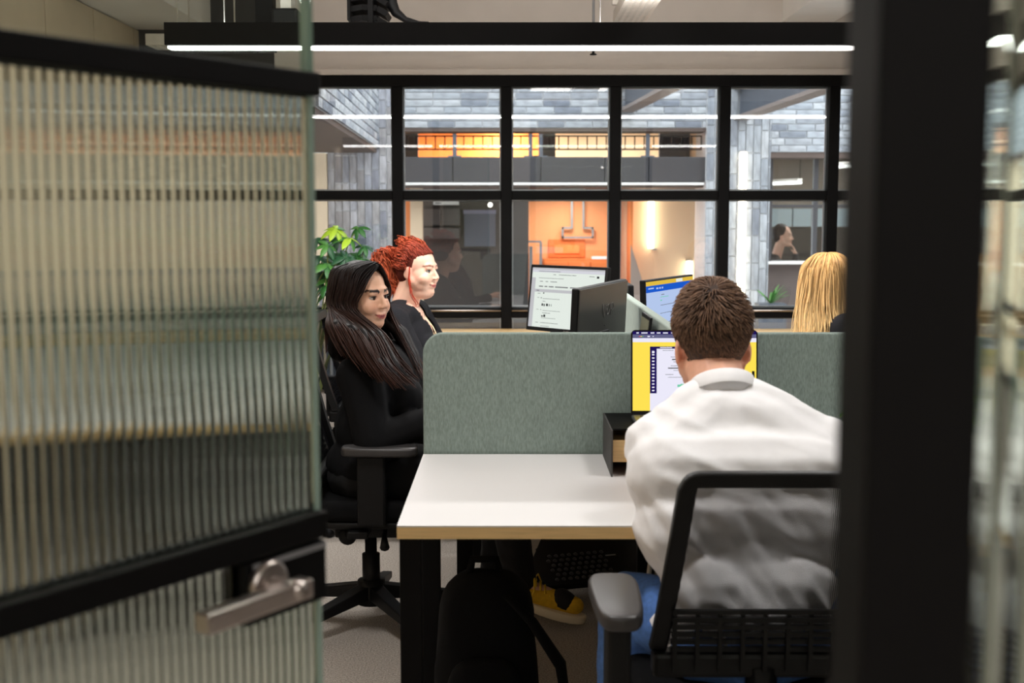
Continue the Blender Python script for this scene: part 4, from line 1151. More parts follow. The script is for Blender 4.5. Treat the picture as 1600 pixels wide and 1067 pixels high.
chair('black office chair under the red haired woman by the window', (-.56, 5.3, 0), 0.0, .42, .46, .95, arm_z=.62, seat_z=.46, spin=.1)
chair('black office chair under the blonde woman', (1.50, 4.95, 0), PI, .42, .46, .90, arm_z=.62, seat_z=.46, spin=.4)
CH_M = (.478, 2.43, 0)
zct = WZ(737, 2.17)
chair('black mesh backed office chair with grey arm pad under the man in the white shirt', CH_M, PI / 2, .345, .43, zct, zbk=.545, back_x=-.215, lean=.045, arm_z=.68, arm_off=.285, arm_x=(-.38, -.11), seat_z=.455, bar=.034, spin=.5)

# ================================================================== UNDER THE DESKS
# backpack
bp_ = empty('backpack', (-.065, 3.02, 0), 'black backpack standing on the floor under the end desk', 'backpack')
def softbox(c, hx_, hy_, hz_, e=.6, n=22, k=16, topk=.8):
    mb = MB(); vs = []; fs = []
    for i in range(k + 1):
        ph = -PI / 2 + PI * i / k; cz, sz_ = math.cos(ph), math.sin(ph)
        for j in range(n):
            a = 2 * PI * j / n; f = lambda v, ex: math.copysign(abs(v) ** ex, v)
            zz = f(sz_, e); kx = 1 - (1 - topk) * (zz + 1) / 2
            p = V((hx_ * kx * f(cz, e) * f(math.cos(a), e), hy_ * kx * f(cz, e) * f(math.sin(a), e), hz_ * zz))
            p += V((noise.noise(p * 9), noise.noise(p * 9 + V((5, 0, 0))), 0)) * .012
            vs.append(V(c) + p)
    for i in range(k):
        for j in range(n): fs.append((i * n + j, i * n + (j + 1) % n, (i + 1) * n + (j + 1) % n, (i + 1) * n + j))
    mb.add(vs, fs, 0, True); return mb
softbox((-.065, 3.03, .235), .150, .115, .235, topk=.78).build('bag', [blackf], bp_)
softbox((-.065, 2.915, .16), .115, .045, .12).build('front_pocket', [blackf], bp_)
MB().tube([(-.11, 3.03, .455), (-.10, 3.03, .5), (-.04, 3.03, .5), (-.03, 3.03, .455)], .011, 8).build('top_handle', [blackf], bp_)
MB().tube([(-.02, 2.96, .43), (.05, 2.93, .37), (.12, 2.90, .27), (.13, 2.9, .20), (.09, 2.90, .13), (.07, 2.9, .07)], [.012, .02, .024, .022, .012, .01], 8, flat=.5).build('shoulder_strap', [blackf], bp_)
MB().tube([(.13, 2.9, .20), (.150, 2.86, .17), (.15, 2.83, .08), (.12, 2.8, .03), (.2, 2.78, .012)], .007, 8).build('strap_tail', [blackf], bp_)
MB().tube([(-.15, 2.93, .16), (-.13, 2.885, .20), (-.08, 2.873, .215), (.02, 2.873, .215), (.08, 2.885, .19)], .003, 6).build('zip', [greym], bp_)
MB().box(-.075, -.055, 2.862, 2.874, .19, .215).build('zip_pull', [greym], bp_)
# footrest: six sided tilted plate with massage knobs
fc = V((.28, 4.28, .135))
TF = Matrix.Translation(fc) @ Matrix.Rotation(math.radians(18), 4, 'Z') @ Matrix.Rotation(math.radians(24), 4, 'X')
fr_ = empty('footrest', (fc.x, fc.y, 0), 'black six sided tilting footrest with rubber knobs under the desk', 'footrest')
hexp = [(-.20, -.13), (.20, -.13), (.24, -.05), (.20, .14), (-.14, .14), (-.24, -.02)]
MB(TF).prism([V((x, y, -.012)) for (x, y) in hexp], (0, 0, .024)).build('plate', [blackp], fr_, bevel=.004)
mb = MB(TF)
for i in range(9):
    for j in range(6): mb.ell(V((-.16 + i * .025 + (.012 if j % 2 else 0), -.10 + j * .025, .012)), (.008, .008, .006), n=8, k=4)
mb.build('knobs', [pm('rubber_grey', (62, 62, 66), .4)], fr_)['kind'] = 'stuff'
MB(TF).box(.06, .10, .0, .006, .0121, .0135).build('maker_mark', [greym], fr_)
for sx in (-.16, .16):
    a_ = TF @ V((sx, .1, -.012)); MB().tube([a_, V((a_.x, a_.y, .0))], .012, 8).build('leg', [blackp], fr_)
    a_ = TF @ V((sx, -.11, -.012)); MB().tube([a_, V((a_.x, a_.y, .0))], .012, 8).build('leg', [blackp], fr_)
# crumpled white bag
cb = softbox((.03, 4.62, .11), .15, .10, .11, .8, 26, 18)
for i, p in enumerate(cb.v):
    q = (p - V((.03, 4.62, .11))); cb.v[i] = p + q.normalized() * .03 * noise.noise(p * 22)
o = cb.build('carrier_bag', [pm('white_plastic_bag', (206, 200, 190), .45)]); tag(o, 'crumpled white carrier bag on the floor behind the footrest', 'bag')
# white cable loop by the man
pts = [W(1024, 838, 2.72), W(1018, 862, 2.70), W(1014, 895, 2.68), W(1016, 925, 2.66), W(1028, 938, 2.64), W(1040, 925, 2.62), W(1046, 900, 2.6), W(1052, 860, 2.66), W(1052, 838, 2.74)]
pts = [V((p.x, p.y, min(p.z, DZ - .028))) for p in pts]
o = MB().tube(pts, .0055, 8).build('power_cable', [pm('cable_white', (196, 192, 180), .5)]); tag(o, 'white power cable looping down under the desk beside the man', 'cable')

# ================================================================== PLANTS
leafm = [pm('leaf_green_%d' % i, c, .45, var=.12, scale=20) for i, c in enumerate(((50, 106, 50), (74, 132, 56), (44, 90, 58), (164, 200, 52)))]
stemm = pm('stem', (118, 128, 72), .7)
LEAFME = {}
def leaf_mesh(mi, L, Wd):
    key = (mi, L, Wd)
    if key in LEAFME: return LEAFME[key]
    mb = MB(); vs = []; n = 6
    for i in range(n + 1):
        t = i / n; w = Wd * (math.sin(PI * min(1, t * .92 + .06)) ** .8) if i < n else .001
        x = L * t; z = -.22 * L * t * t
        vs += [V((x, -w, z + w * .25)), V((x, 0, z)), V((x, w, z + w * .25))]
    fs = []
    for i in range(n): 
        for k in range(2): fs.append((3 * i + k, 3 * i + 3 + k, 3 * i + 4 + k, 3 * i + 1 + k))
    mb.add(vs, fs, 0, True)
    me = mb.mesh('leaf', [leafm[mi]], V((0, 0, 0))); 
    bm = bmesh.new(); bm.from_mesh(me); r_ = bmesh.ops.solidify(bm, geom=bm.faces[:], thickness=.0012); bm.to_mesh(me); bm.free()
    LEAFME[key] = me; return me
pc = V((-1.0, 5.92, 0))
pt = empty('umbrella_plant', pc, 'green umbrella plant with fan shaped leaves in a pot by the window', 'plant')
MB().lathe([(0, 0), (.13, 0), (.17, .30), (.165, .31), (.15, .29), (0, .29)], pc, 24).build('pot', [pm('pot_grey', (120, 118, 112), .7)], pt)
MB().lathe([(0, .24), (.155, .29), (0, .295)], pc, 20).build('soil', [pm('soil', (58, 44, 34), .95, var=.2, scale=60)], pt)
fans = [(547, 372, 5.85, 3, 1.0), (525, 358, 5.85, 3, 1.0), (497, 372, 5.9, 2, .95), (512, 384, 5.8, 1, .9), (560, 356, 5.95, 0, .8), (498, 400, 5.85, 2, 1.0), (520, 398, 6.0, 0, 1.1), (556, 396, 5.9, 0, 1.15),
        (540, 402, 5.8, 2, 1.1), (512, 414, 5.78, 0, 1.1), (534, 424, 5.85, 2, 1.1), (497, 430, 5.9, 2, 1.0), (520, 436, 5.82, 1, 1.1), (508, 446, 5.8, 0, 1.1), (552, 420, 5.95, 2, 1.0), (566, 404, 5.85, 0, 1.0), (527, 372, 6.0, 2, .8), (515, 456, 5.86, 1, 1.0), (570, 385, 5.9, 2, .7), (540, 440, 5.9, 0, 1.0), (492, 415, 5.95, 0, .9)]
stm = []
for kk, (fx, fy, fY, mi, sc2) in enumerate(fans):
    p = W(fx, fy, fY)
    base = pc + V((random.uniform(-.03, .03), random.uniform(-.03, .03), .29))
    mid = base.lerp(p, .55) + V((random.uniform(-.05, .05), 0, .10))
    tops = [base, base.lerp(mid, .5) + V((0, 0, .06)), mid, p]
    if kk % 3 == 0: MB().tube(tops, [.008, .006, .004, .003], 6).build('stem', [stemm], pt)
    else:
        b0 = pc + V((random.uniform(-.03, .03), 0, .85 + random.uniform(-.1, .1))); MB().tube([b0, b0.lerp(p, .5) + V((0, 0, .05)), p], [.004, .0035, .0025], 6).build('stem', [stemm], pt)
    nl = random.choice([6, 7, 7]); a0 = random.uniform(0, 6)
    tiltv = Euler((random.uniform(.1, .7), random.uniform(-.5, .5), 0)).to_matrix()
    for j in range(nl):
        a = a0 + 2 * PI * j / nl
        me = leaf_mesh(mi if random.random() < .75 else (mi + 1) % 3, .082, .016)
        ob = bpy.data.objects.new('leaf', me); COL.objects.link(ob); ob.parent = pt
        Rm = tiltv @ Euler((0, random.uniform(.1, .55), a)).to_matrix()
        ob.matrix_local = Matrix.Translation(p - WL[pt.name]) @ Rm.to_4x4() @ Matrix.Scale(sc2 * random.uniform(.85, 1.15), 4)
MB().tube([pc + V((0, 0, .28)), pc + V((.02, 0, .6)), pc + V((0, 0, .95))], [.012, .01, .006], 8).build('trunk', [stemm], pt)
# small plant on the desk, mostly behind the man and the post
sc3 = V((.93, 3.06, DZ))
p2 = empty('small_plant', sc3, 'small trailing plant on the end desk right of the man', 'plant')
MB().lathe([(0, 0), (.04, 0), (.05, .09), (.046, .092), (.04, .08), (0, .08)], sc3, 20).build('pot', [whitep], p2)
for (fx, fy) in ((1326, 607), (1322, 612), (1330, 615), (1325, 640), (1320, 644), (1331, 645), (1345, 600), (1350, 630), (1360, 612), (1370, 650)):
    p = W(fx, fy, 3.03)
    MB().tube([sc3 + V((0, 0, .08)), sc3.lerp(p, .6) + V((0, 0, .12)), p], .0012, 5).build('stem', [stemm], p2)
    for q in range(3):
        ob = bpy.data.objects.new('leaf', leaf_mesh(3 if q else 1, .018, .006)); COL.objects.link(ob); ob.parent = p2
        ob.matrix_local = Matrix.Translation(p - sc3) @ Euler((random.uniform(-.5, .5), random.uniform(0, .8), random.uniform(0, 6))).to_matrix().to_4x4()
pf = W(1204, 470, 10.6)
p3 = empty('courtyard_plant', (pf.x, 10.6, -.12), 'spiky green plant in the courtyard below the far office', 'plant')
MB().box(pf.x - .12, pf.x + .12, 10.5, 10.7, -.12, pf.z - .02).build('planter', [slate], p3)
for q in range(12):
    ob = bpy.data.objects.new('leaf', leaf_mesh(1, .2, .012)); COL.objects.link(ob); ob.parent = p3
    ob.matrix_local = Matrix.Translation(V((pf.x, 10.6, pf.z - .03)) - WL[p3.name]) @ Euler((0, -random.uniform(.6, 1.4), random.uniform(0, 6.28))).to_matrix().to_4x4()
# ================================================================== PEOPLE
def blob(name, mb, vox, smooth, parent, mats, disp=None, colf=None, cut=None, push=None):
    me = mb.mesh('tmp', [], V((0, 0, 0)))
    o = bpy.data.objects.new('tmp', me); COL.objects.link(o)
    m = o.modifiers.new('r', 'REMESH'); m.mode = 'VOXEL'; m.voxel_size = vox; m.use_smooth_shade = True
    if smooth:
        s_ = o.modifiers.new('s', 'SMOOTH'); s_.factor = .5; s_.iterations = smooth
    dg = bpy.context.evaluated_depsgraph_get()
    m2 = bpy.data.meshes.new_from_object(o.evaluated_get(dg))
    bpy.data.objects.remove(o); bpy.data.meshes.remove(me)
    if push or disp:
        nrm = [v.normal.copy() for v in m2.vertices]
        for v, n in zip(m2.vertices, nrm):
            if push: v.co = push(v.co.copy(), n)
            if disp: v.co = v.co + n * disp(v.co)
    if cut:
        bm = bmesh.new(); bm.from_mesh(m2)
        dl = [v for v in bm.verts if cut(v.co)]
        bmesh.ops.delete(bm, geom=dl, context='VERTS'); bm.to_mesh(m2); bm.free()
    if colf:
        a = m2.color_attributes.new('Col', 'FLOAT_COLOR', 'POINT'); fl = []
        for v in m2.vertices:
            c = colf(v.co); fl.extend((c[0], c[1], c[2], 1))
        a.data.foreach_set('color', fl)
    lo = V([min(v.co[i] for v in m2.vertices) for i in range(3)]); hi = V([max(v.co[i] for v in m2.vertices) for i in range(3)])
    c = (lo + hi) / 2; m2.transform(Matrix.Translation(-c))
    m2.materials.clear()
    for mm in (mats if isinstance(mats, list) else [mats]): m2.materials.append(mm)
    m2.polygons.foreach_set('use_smooth', [True] * len(m2.polygons)); m2.name = name
    return link(name, m2, c, parent)

def head_frame(c, fwd, pitch=0.0, roll=0.0, s=1.0):
    f = V(fwd).normalized(); up = V((0, 0, 1)); l = up.cross(f).normalized()
    R = Matrix((f, l, up)).transposed()
    R = R @ Matrix.Rotation(-pitch, 3, 'Y') @ Matrix.Rotation(roll, 3, 'X')
    return Matrix.Translation(c) @ R.to_4x4() @ Matrix.Scale(s, 4)

def head_prims(mb, H, male=False, full=1.0):
    h = MB(H)
    h.ell((-.012, 0, .03), (.094, .074, .090), n=24, k=16)
    h.ell((.024, 0, -.026), (.064, .063 * full, .084), n=24, k=16)
    h.ell((.066, 0, -.096), (.022, .024 if not male else .03, .020))
    for y in (-1, 1):
        h.cap((.0, y * .046 * full, -.046), .030, (.056, y * .013, -.092), .024)
        h.ell((.054, y * .034, -.036), (.033, .031 * full, .033))
        h.ell((.074, y * .030, .0125), (.012, .021, .0065)); h.ell((.0725, y * .030, -.0115), (.011, .020, .0055))
        h.ell((.097, y * .0105, -.0345), (.010, .0078, .0072))
        h.ell((-.012, y * .077, -.010), (.019, .007, .031), Euler((0, .15, y * -.35)).to_matrix())
        h.ell((-.006, y * .075, -.030), (.010, .007, .012))
    for y in (-1, 1): h.ell((.038, y * .032, -.066), (.036, .027, .032))
    if full > 1.03: h.ell((.026, 0, -.104), (.056, .052, .030))
    h.ell((.070, 0, .026), (.019, .050, .018))
    h.cap((.082, 0, .010), .0078, (.104, 0, -.029), .0100)
    h.ell((.062, 0, -.066), (.027, .034, .03)); h.ell((.0835, 0, -.0605), (.0105, .028, .0062)); h.ell((.0820, 0, -.0720), (.0110, .024, .0066))
    mb.v += h.v; o = len(mb.v) - len(h.v); mb.f += [[i + o for i in f] for f in h.f]; mb.m += h.m; mb.s += h.s; mb.c += h.c

EYE = (.0665, .031, .0005)
def head_push(H):
    Hi = H.inverted(); sc_ = H.to_scale().x
    def f(co, n):
        p = Hi @ co
        if p.x > .04 and abs(p.z) < .12 and abs(p.y) < .1:
            for y in (-1, 1):
                d = math.hypot((p.y - y * EYE[1]) / 1.25, (p.z - EYE[2]) / .75)
                if d < .014: p.x -= .0075 * (1 - (d / .014) ** 2) 
            ml = -.0680 + 9.0 * p.y * p.y
            if abs(p.y) < .030 and abs(p.z - ml) < .004: p.x -= .0034 * (1 - abs(p.z - ml) / .004)
            return H @ p
        return co
    return f
def face_col(H, skin, lip, brow, browh=.0045, cheek=.25, stubble=0.0):
    Hi = H.inverted()
    S = V(lin(skin)[:3]); Lp = V(lin(lip)[:3]); B = V(lin(brow)[:3]); R = V((S.x * 1.02, S.y * .72, S.z * .68))
    def f(co):
        p = Hi @ co
        c = S.copy()
        if abs(p.x) > .2 or abs(p.z) > .2: return c
        if p.x > .03:
            for y in (-1, 1):
                d = ((p.y - y * .04) / .024) ** 2 + ((p.z + .035) / .02) ** 2
                c = c.lerp(R, cheek * math.exp(-d))
            d = ((p.y) / .012) ** 2 + ((p.z + .034) / .010) ** 2
            if p.x > .095: c = c.lerp(R, cheek * .7 * math.exp(-d))
        if stubble and p.z < -.03 and p.x > -.02: c = c.lerp(B, stubble)
        if p.x > .06 and abs(p.y) < .030:
            ml = -.0680 + 9.0 * p.y * p.y; w = 1 - (p.y / .030) ** 2
            dz = p.z - ml
            if -.0095 * w < dz < .0068 * w: c = Lp.copy()
            if abs(dz) < .0014: c = Lp * .35
        ay = abs(p.y)
        if p.x > .04 and .012 < ay < .054:
            zb_ = .0215 + .006 * math.sin((ay - .012) / .042 * PI * .8)
            th = browh * (1.1 - .6 * (ay - .012) / .042)
            if abs(p.z - zb_) < th: c = B.copy()
        if abs(p.y) > .066 and -.05 < p.z < .03: c = c.lerp(R, .35)
        return c
    return f
skinm = pm('skin', (230, 180, 150), .48, attr='Col', var=.03, scale=80, sss=.12)
hairm = pm('hair', (40, 30, 26), .45, attr='Col', spec=.16)
eyewhite = pm('eye_white', (196, 186, 178), .25); 
def eyes(H, parent, iris):
    im = pm('iris', iris, .15); pu = pm('pupil', (8, 8, 8), .1); lash = pm('lash', (22, 16, 14), .6)
    for y in (-1, 1):
        T = H
        e = MB(T).ell((EYE[0], y * EYE[1], EYE[2]), (.0125, .0125, .0125), n=18, k=12).build('eye', [eyewhite], parent)
        MB(T).lathe([(0, 0), (.0068, -.0008), (.0072, -.0019), (0, -.0021)], (EYE[0] + .0132, y * EYE[1], EYE[2] - .0005), 14, axis=(1, 0, 0)).build('iris', [im], e)
        MB(T).lathe([(0, 0), (.0026, 0), (.0026, -.001), (0, -.001)], (EYE[0] + .0138, y * EYE[1], EYE[2] - .0005), 12, axis=(1, 0, 0)).build('pupil', [pu], e)
        pts = [V((EYE[0] + .0122 - 9 * (t * .016) ** 2, y * EYE[1] + t * .016, EYE[2] + .0052 - 14 * (t * .016) ** 2)) for t in (-1, -.6, -.2, .2, .6, 1)]
        MB(T).tube(pts, [.0006, .0014, .0018, .0018, .0016, .0008], 6).build('eyelash', [lash], e)

def hand_prims(mb, wr, d, pn, side_sign=1, s=1.0, curl=.5):
    wr, d, pn = V(wr), V(d).normalized(), V(pn).normalized()
    sd = d.cross(pn).normalized() * side_sign; pn = sd.cross(d).normalized() * side_sign if False else pn
    R = Matrix((d, sd, d.cross(sd))).transposed()
    mb.ell(wr + d * .045 * s, (.050 * s, .039 * s, .014 * s), R)
    mb.cap(wr - d * .02, .025 * s, wr + d * .02 * s, .023 * s)
    for i in range(4):
        L = [.92, 1.0, .94, .76][i] * s
        p = wr + d * (.080 * s) + sd * (.0315 - .021 * i) * s
        dirv = d.copy()
        for k, (l, r0) in enumerate(((.042, .0082), (.027, .0074), (.021, .0066))):
            a = curl * (.35 + .55 * k); dv = (d * math.cos(a) + pn * math.sin(a)).normalized()
            q = p + dv * l * L; mb.cap(p, r0 * s, q, (r0 - .0006) * s, 10); p = q
    p = wr + d * .018 * s + sd * .030 * s
    for k, (l, r0) in enumerate(((.040, .0112), (.030, .0092), (.024, .0080))):
        dv = (d * (.62 + .2 * k) + sd * (.72 - .3 * k) + pn * (.25 + .1 * k)).normalized()
        q = p + dv * l * s; mb.cap(p, r0 * s, q, (r0 - .0008) * s, 10); p = q

def fold(amp, sc_, stretch=(1, 1, 1), seed=0.0):
    st = V(stretch)
    def f(p):
        q = V((p.x * st.x, p.y * st.y, p.z * st.z)) * sc_ + V((seed, seed * .7, 0))
        a = noise.noise(q); b = noise.noise(q * 2.1 + V((3, 1, 7)))
        return amp * ((1 - abs(a) * 2.2) * .7 + b * .5)
    return f

def torso_axes(J, fwd):
    up = (V(J['neck']) - V(J['pelvis'])).normalized(); f = V(fwd).normalized()
    f = (f - up * f.dot(up)).normalized(); l = up.cross(f).normalized()
    return Matrix((f, l, up)).transposed(), f, l, up

def person(name_label, J, fwd, headfwd, hs=.92, hpitch=0, hroll=0, male=False, bulk=1.0, bust=0.0, skin=(230, 180, 150), lip=(190, 96, 90), brow=(40, 28, 24), browh=.0045,
           top=None, legs=None, shoe=None, iris=(70, 46, 30), topfold=None, cut=None, vox=.0048, full=1.0, sleeve=1.0, cheek=.25, curl=.5, top_name='top', extra_top=None, stubble=0.0, hp=None, disp2=None, belly=1.0, chestw=1.0):
    g = {k: V(v) for k, v in J.items()}
    R, f, l, up = torso_axes(J, fwd)
    H = head_frame(g['head'], headfwd, hpitch, hroll, hs)
    root = empty('person', (g['pelvis'].x, g['pelvis'].y, 0), name_label, 'person')
    # ---- body, one continuous surface
    b = MB()
    head_prims(b, H, male, full)
    nk = (.060 if male else .050) * (.5 + .5 * bulk)
    b.cap(H @ V((-.022, 0, -.045)), nk * .98, g['neck'] - up * .02, nk * 1.08)
    def ell_t(mb, c, r, k=1.0, d=0.0): mb.ell(c, (r[0] * k - d, r[1] * k - d, r[2] * k - d), R, 20, 12)
    mid = g['pelvis'].lerp(g['chest'], .45)
    tor = [(g['pelvis'] + up * .0, (.125 * bulk, .172 * bulk, .115)), (mid, (.115 * bulk * belly, .152 * bulk, .15)), (g['chest'], (.112 * bulk, .160 * bulk * chestw, .155)), (g['chest'].lerp(g['neck'], .62), (.078 * bulk, .135 * bulk, .075))]
    for (c, r) in tor: ell_t(b, c, r, 1, .013)
    b.cap(g['neck'] - up * .03, .052, g['chest'] + up * .02, .09)
    for s_ in ('l', 'r'):
        b.cap(g['neck'] - up * .055, .045, g['sh_' + s_], .046 * (.6 + .4 * bulk))
        b.cap(g['sh_' + s_], .046 * (.5 + .5 * bulk), g['el_' + s_], .037 * (.5 + .5 * bulk))
        b.cap(g['el_' + s_], .037 * (.5 + .5 * bulk), g['wr_' + s_], .025)
        d = (g['wr_' + s_] - g['el_' + s_]).normalized()
        if 'hd_' + s_ in g: d = g['hd_' + s_].normalized()
        pn = V((0, 0, -1)) if not hp or s_ not in hp else V(hp[s_])
        pn = (pn - d * pn.dot(d)).normalized()
        sd_ = d.cross(pn); sgn = 1
        inward = -l if s_ == 'l' else l
        if sd_.dot(inward) < 0: sgn = -1
        hand_prims(b, g['wr_' + s_], d, pn, sgn, (1.0 if male else .9), curl)
        b.cap(g['hip_' + s_], .082 * bulk, g['kn_' + s_], .052)
        b.cap(g['kn_' + s_], .050, g['an_' + s_], .034)
        b.cap(g['an_' + s_], .034, g['toe_' + s_], .025)
    if bust:
        for s_ in (-1, 1): b.ell(g['chest'] + f * .075 * bulk + l * s_ * .068 * bulk - up * .02, (bust * .9, bust, bust))
    blob('body', b, vox, 3, root, skinm, colf=face_col(H, skin, lip, brow, browh, cheek, stubble), push=head_push(H))
    eyes(H, root, iris)
    # ---- top
    t = MB()
    for (c, r) in tor: ell_t(t, c, r, 1, 0)
    t.cap(g['neck'] - up * .075, .066 * (.6 + .4 * bulk), g['chest'] + up * .03, .10 * bulk)
    for s_ in ('l', 'r'):
        t.cap(g['neck'] - up * .062, .060 * (.6 + .4 * bulk), g['sh_' + s_], .060 * (.5 + .5 * bulk))
        t.cap(g['sh_' + s_], .062 * (.45 + .55 * bulk) * sleeve, g['el_' + s_], .050 * (.45 + .55 * bulk) * sleeve)
        wl_ = g['el_' + s_].lerp(g['wr_' + s_], .93)
        t.cap(g['el_' + s_], .050 * (.45 + .55 * bulk) * sleeve, wl_, .036 * sleeve)
        t.cap(g['sh_' + s_] - up * .02, .055 * bulk, g['chest'] - up * .02 + (l if s_ == 'l' else -l) * .10 * bulk, .07 * bulk)
    if bust:
        for s_ in (-1, 1): t.ell(g['chest'] + f * .078 * bulk + l * s_ * .070 * bulk - up * .02, (bust, bust * 1.1, bust * 1.1))
    if extra_top: extra_top(t)
    blob(top_name, t, .0075, 5, root, top, disp=topfold or fold(.007, 9, (1, 1, .6), 1.0), cut=cut)
    # ---- trousers and shoes
    tr = MB(); ell_t(tr, g['pelvis'] - up * .03, (.128 * bulk, .172 * bulk, .10))
    for s_ in ('l', 'r'):
        tr.cap(g['hip_' + s_], .095 * bulk, g['kn_' + s_], .070); tr.cap(g['kn_' + s_], .068, g['an_' + s_] + V((0, 0, .02)), .050)
    blob('trousers', tr, .009, 4, root, legs, disp=fold(.007, 12, (1, 1, 1), 4.0))
    for s_ in ('l', 'r'):
        an, to = g['an_' + s_], g['toe_' + s_]
        d = to - an; d.z = 0; d.normalize(); sole = max(min(an.z, to.z) - .05, .0)
        shoe(root, an, to) if callable(shoe) else shoe_mesh(root, an, to, shoe)
    return root, g, H, R

def shoe_mesh(root, an, to, m, solem=None, lace=None, toecap=None):
    d = (to - an); L = d.length; d = d.normalized(); sd = d.cross(V((0, 0, 1))).normalized(); u = sd.cross(d).normalized()
    mb = MB()
    mb.cap(an - d * .02 - u * .012, .040, an + d * L * .55 - u * .008, .036); mb.cap(an + d * L * .5 - u * .008, .037, to + d * .01, .030); mb.cap(an - d * .012, .043, an + u * .035 - d * .015, .044)
    s_ = blob('shoe', mb, .006, 2, root, m)
    s2 = MB(); n = 24; out = []
    for i in range(n):
        a = 2 * PI * i / n; c_ = math.cos(a)
        x = L * .48 + (L * .5 + .062) * c_; w = (.044 if c_ > -.2 else .037) * abs(math.sin(a)) ** .7 * (1 if math.sin(a) >= 0 else -1)
        out.append(an + d * x + sd * w - u * .060 + u * (.012 * max(0, c_) ** 3))
    s2.prism(out, u * .03, 0, True).build('sole', [solem or blackp], s_, bevel=.006)
    if lace:
        for k in range(6):
            p = an + d * (L * (.22 + .1 * k)) + u * (.040 - .006 * k)
            MB().tube([p - sd * .030 - u * .012, p + u * .004, p + d * .012 + sd * .030 - u * .012], .0035, 6).build('lace', [lace], s_)
        for q in (-1, 1): MB().tube([an + d * L * .2 + u * .045, an + d * L * .22 + u * .05 + sd * q * .03, an + d * L * .3 + u * .02 + sd * q * .055, an + d * L * .25 - u * .02 + sd * q * .05], .003, 6).build('lace', [lace], s_)
    if toecap:
        mb = MB(); mb.cap(to - d * .040 + u * .006, .0365, to - d * .022 + u * .003, .0350); mb.build('toe_cap', [toecap], s_)
    return s_

def crom(P, t):
    n = len(P) - 1; x = min(max(t, 0), .9999) * n; i = int(x); u = x - i
    p0, p1, p2, p3 = P[max(i - 1, 0)], P[i], P[i + 1], P[min(i + 2, n)]
    return .5 * ((2 * p1) + (p2 - p0) * u + (2 * p0 - 5 * p1 + 4 * p2 - p3) * u * u + (3 * p1 - p0 - 3 * p2 + p3) * u ** 3)
def hair_strands(mb, guides, N, r=.0032, seg=14, jit=.008, c0=(40, 30, 26), c1=None, wave=0.0, wl=5.0, out=None, shade=.35, tail=.25, sides=4):
    C0 = V(lin(c0)[:3]); C1 = V(lin(c1 or c0)[:3]); G = len(guides)
    rnd = random.Random(N + G)
    for s_ in range(N):
        x = rnd.random() * (G - 1); i = min(int(x), G - 2); u = x - i
        off = V((rnd.gauss(0, 1), rnd.gauss(0, 1), rnd.gauss(0, .6))) * jit
        ph = rnd.random() * 6.28; k = rnd.uniform(1 - shade, 1 + shade); lend = rnd.uniform(.84, 1.0)
        pts = []; rs = []; cs = []
        for q in range(seg + 1):
            t = q / seg
            p = crom(guides[i], t * lend).lerp(crom(guides[i + 1], t * lend), u)
            p = p + off * (.35 + .65 * t)
            if wave: p = p + V((math.sin(ph + t * wl * 6.28), math.cos(ph * 1.7 + t * wl * 6.28), math.sin(ph * .6 + t * wl * 5))) * wave * min(1, t * 3)
            pts.append(p); rs.append(r * (1 - (1 - tail) * t ** 3) if q else r * .7)
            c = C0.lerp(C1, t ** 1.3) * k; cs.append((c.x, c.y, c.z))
        cc = []
        mb.tube(pts, rs, sides, 0, False, True, cs)
def fix_tube_cols(mb): pass
denim = pm('denim', (84, 128, 202), .85, var=.18, scale=90, bump=.3)
blk = pm('black_knit', (10, 10, 12), .9, var=.2, scale=120, spec=.2)
blk2 = pm('black_jersey', (24, 24, 28), .85, var=.12, scale=90, spec=.2)
trou = pm('black_trousers', (10, 10, 12), .9, var=.15, scale=70)
shirt = pm('white_shirt', (238, 237, 238), .75, var=.015, scale=60)

# ------------------------------------------------ the dark haired woman
Dh = W(569, 458, 4.0); Dh.z = WZ(406, 4.0) - .118
J = dict(pelvis=(-.475, 4.0, .555), chest=(-.435, 4.0, .80), neck=(-.475, 4.0, .955), head=Dh,
         sh_r=(-.485, 3.845, .865), el_r=(-.435, 3.79, .66), wr_r=(-.215, 3.86, .735), sh_l=(-.43, 4.165, .875), el_l=(-.36, 4.24, .67), wr_l=(-.17, 4.06, .765),
         hip_r=(-.44, 3.91, .535), kn_r=(-.04, 3.89, .54), an_r=(.03, 3.97, .135), toe_r=(.20, 3.93, .085), hip_l=(-.44, 4.09, .535), kn_l=(-.03, 4.1, .53), an_l=(-.06, 4.16, .10), toe_l=(.09, 4.17, .055))
yel = pm('yellow_canvas', (222, 176, 30), .8, var=.1, scale=90)
def sneaker(root, an, to):
    shoe_mesh(root, an, to, yel, pm('cream_rubber', (224, 210, 180), .6), pm('yellow_lace', (236, 196, 40), .7), pm('vamp_black', (26, 24, 26), .8))
ad = math.radians(36)
root, g, H, R = person('woman with long dark brown hair and black top, seated sideways and smiling', J, (1, -.06, 0), (math.cos(ad), -math.sin(ad), 0), hs=.90, hpitch=-.04, hroll=.04, bust=.066, bulk=1.12, skin=(222, 172, 142), lip=(176, 84, 78), brow=(26, 18, 16), browh=.0056,
    top=blk, legs=trou, shoe=sneaker, iris=(44, 28, 20), cheek=.3, sleeve=1.12)
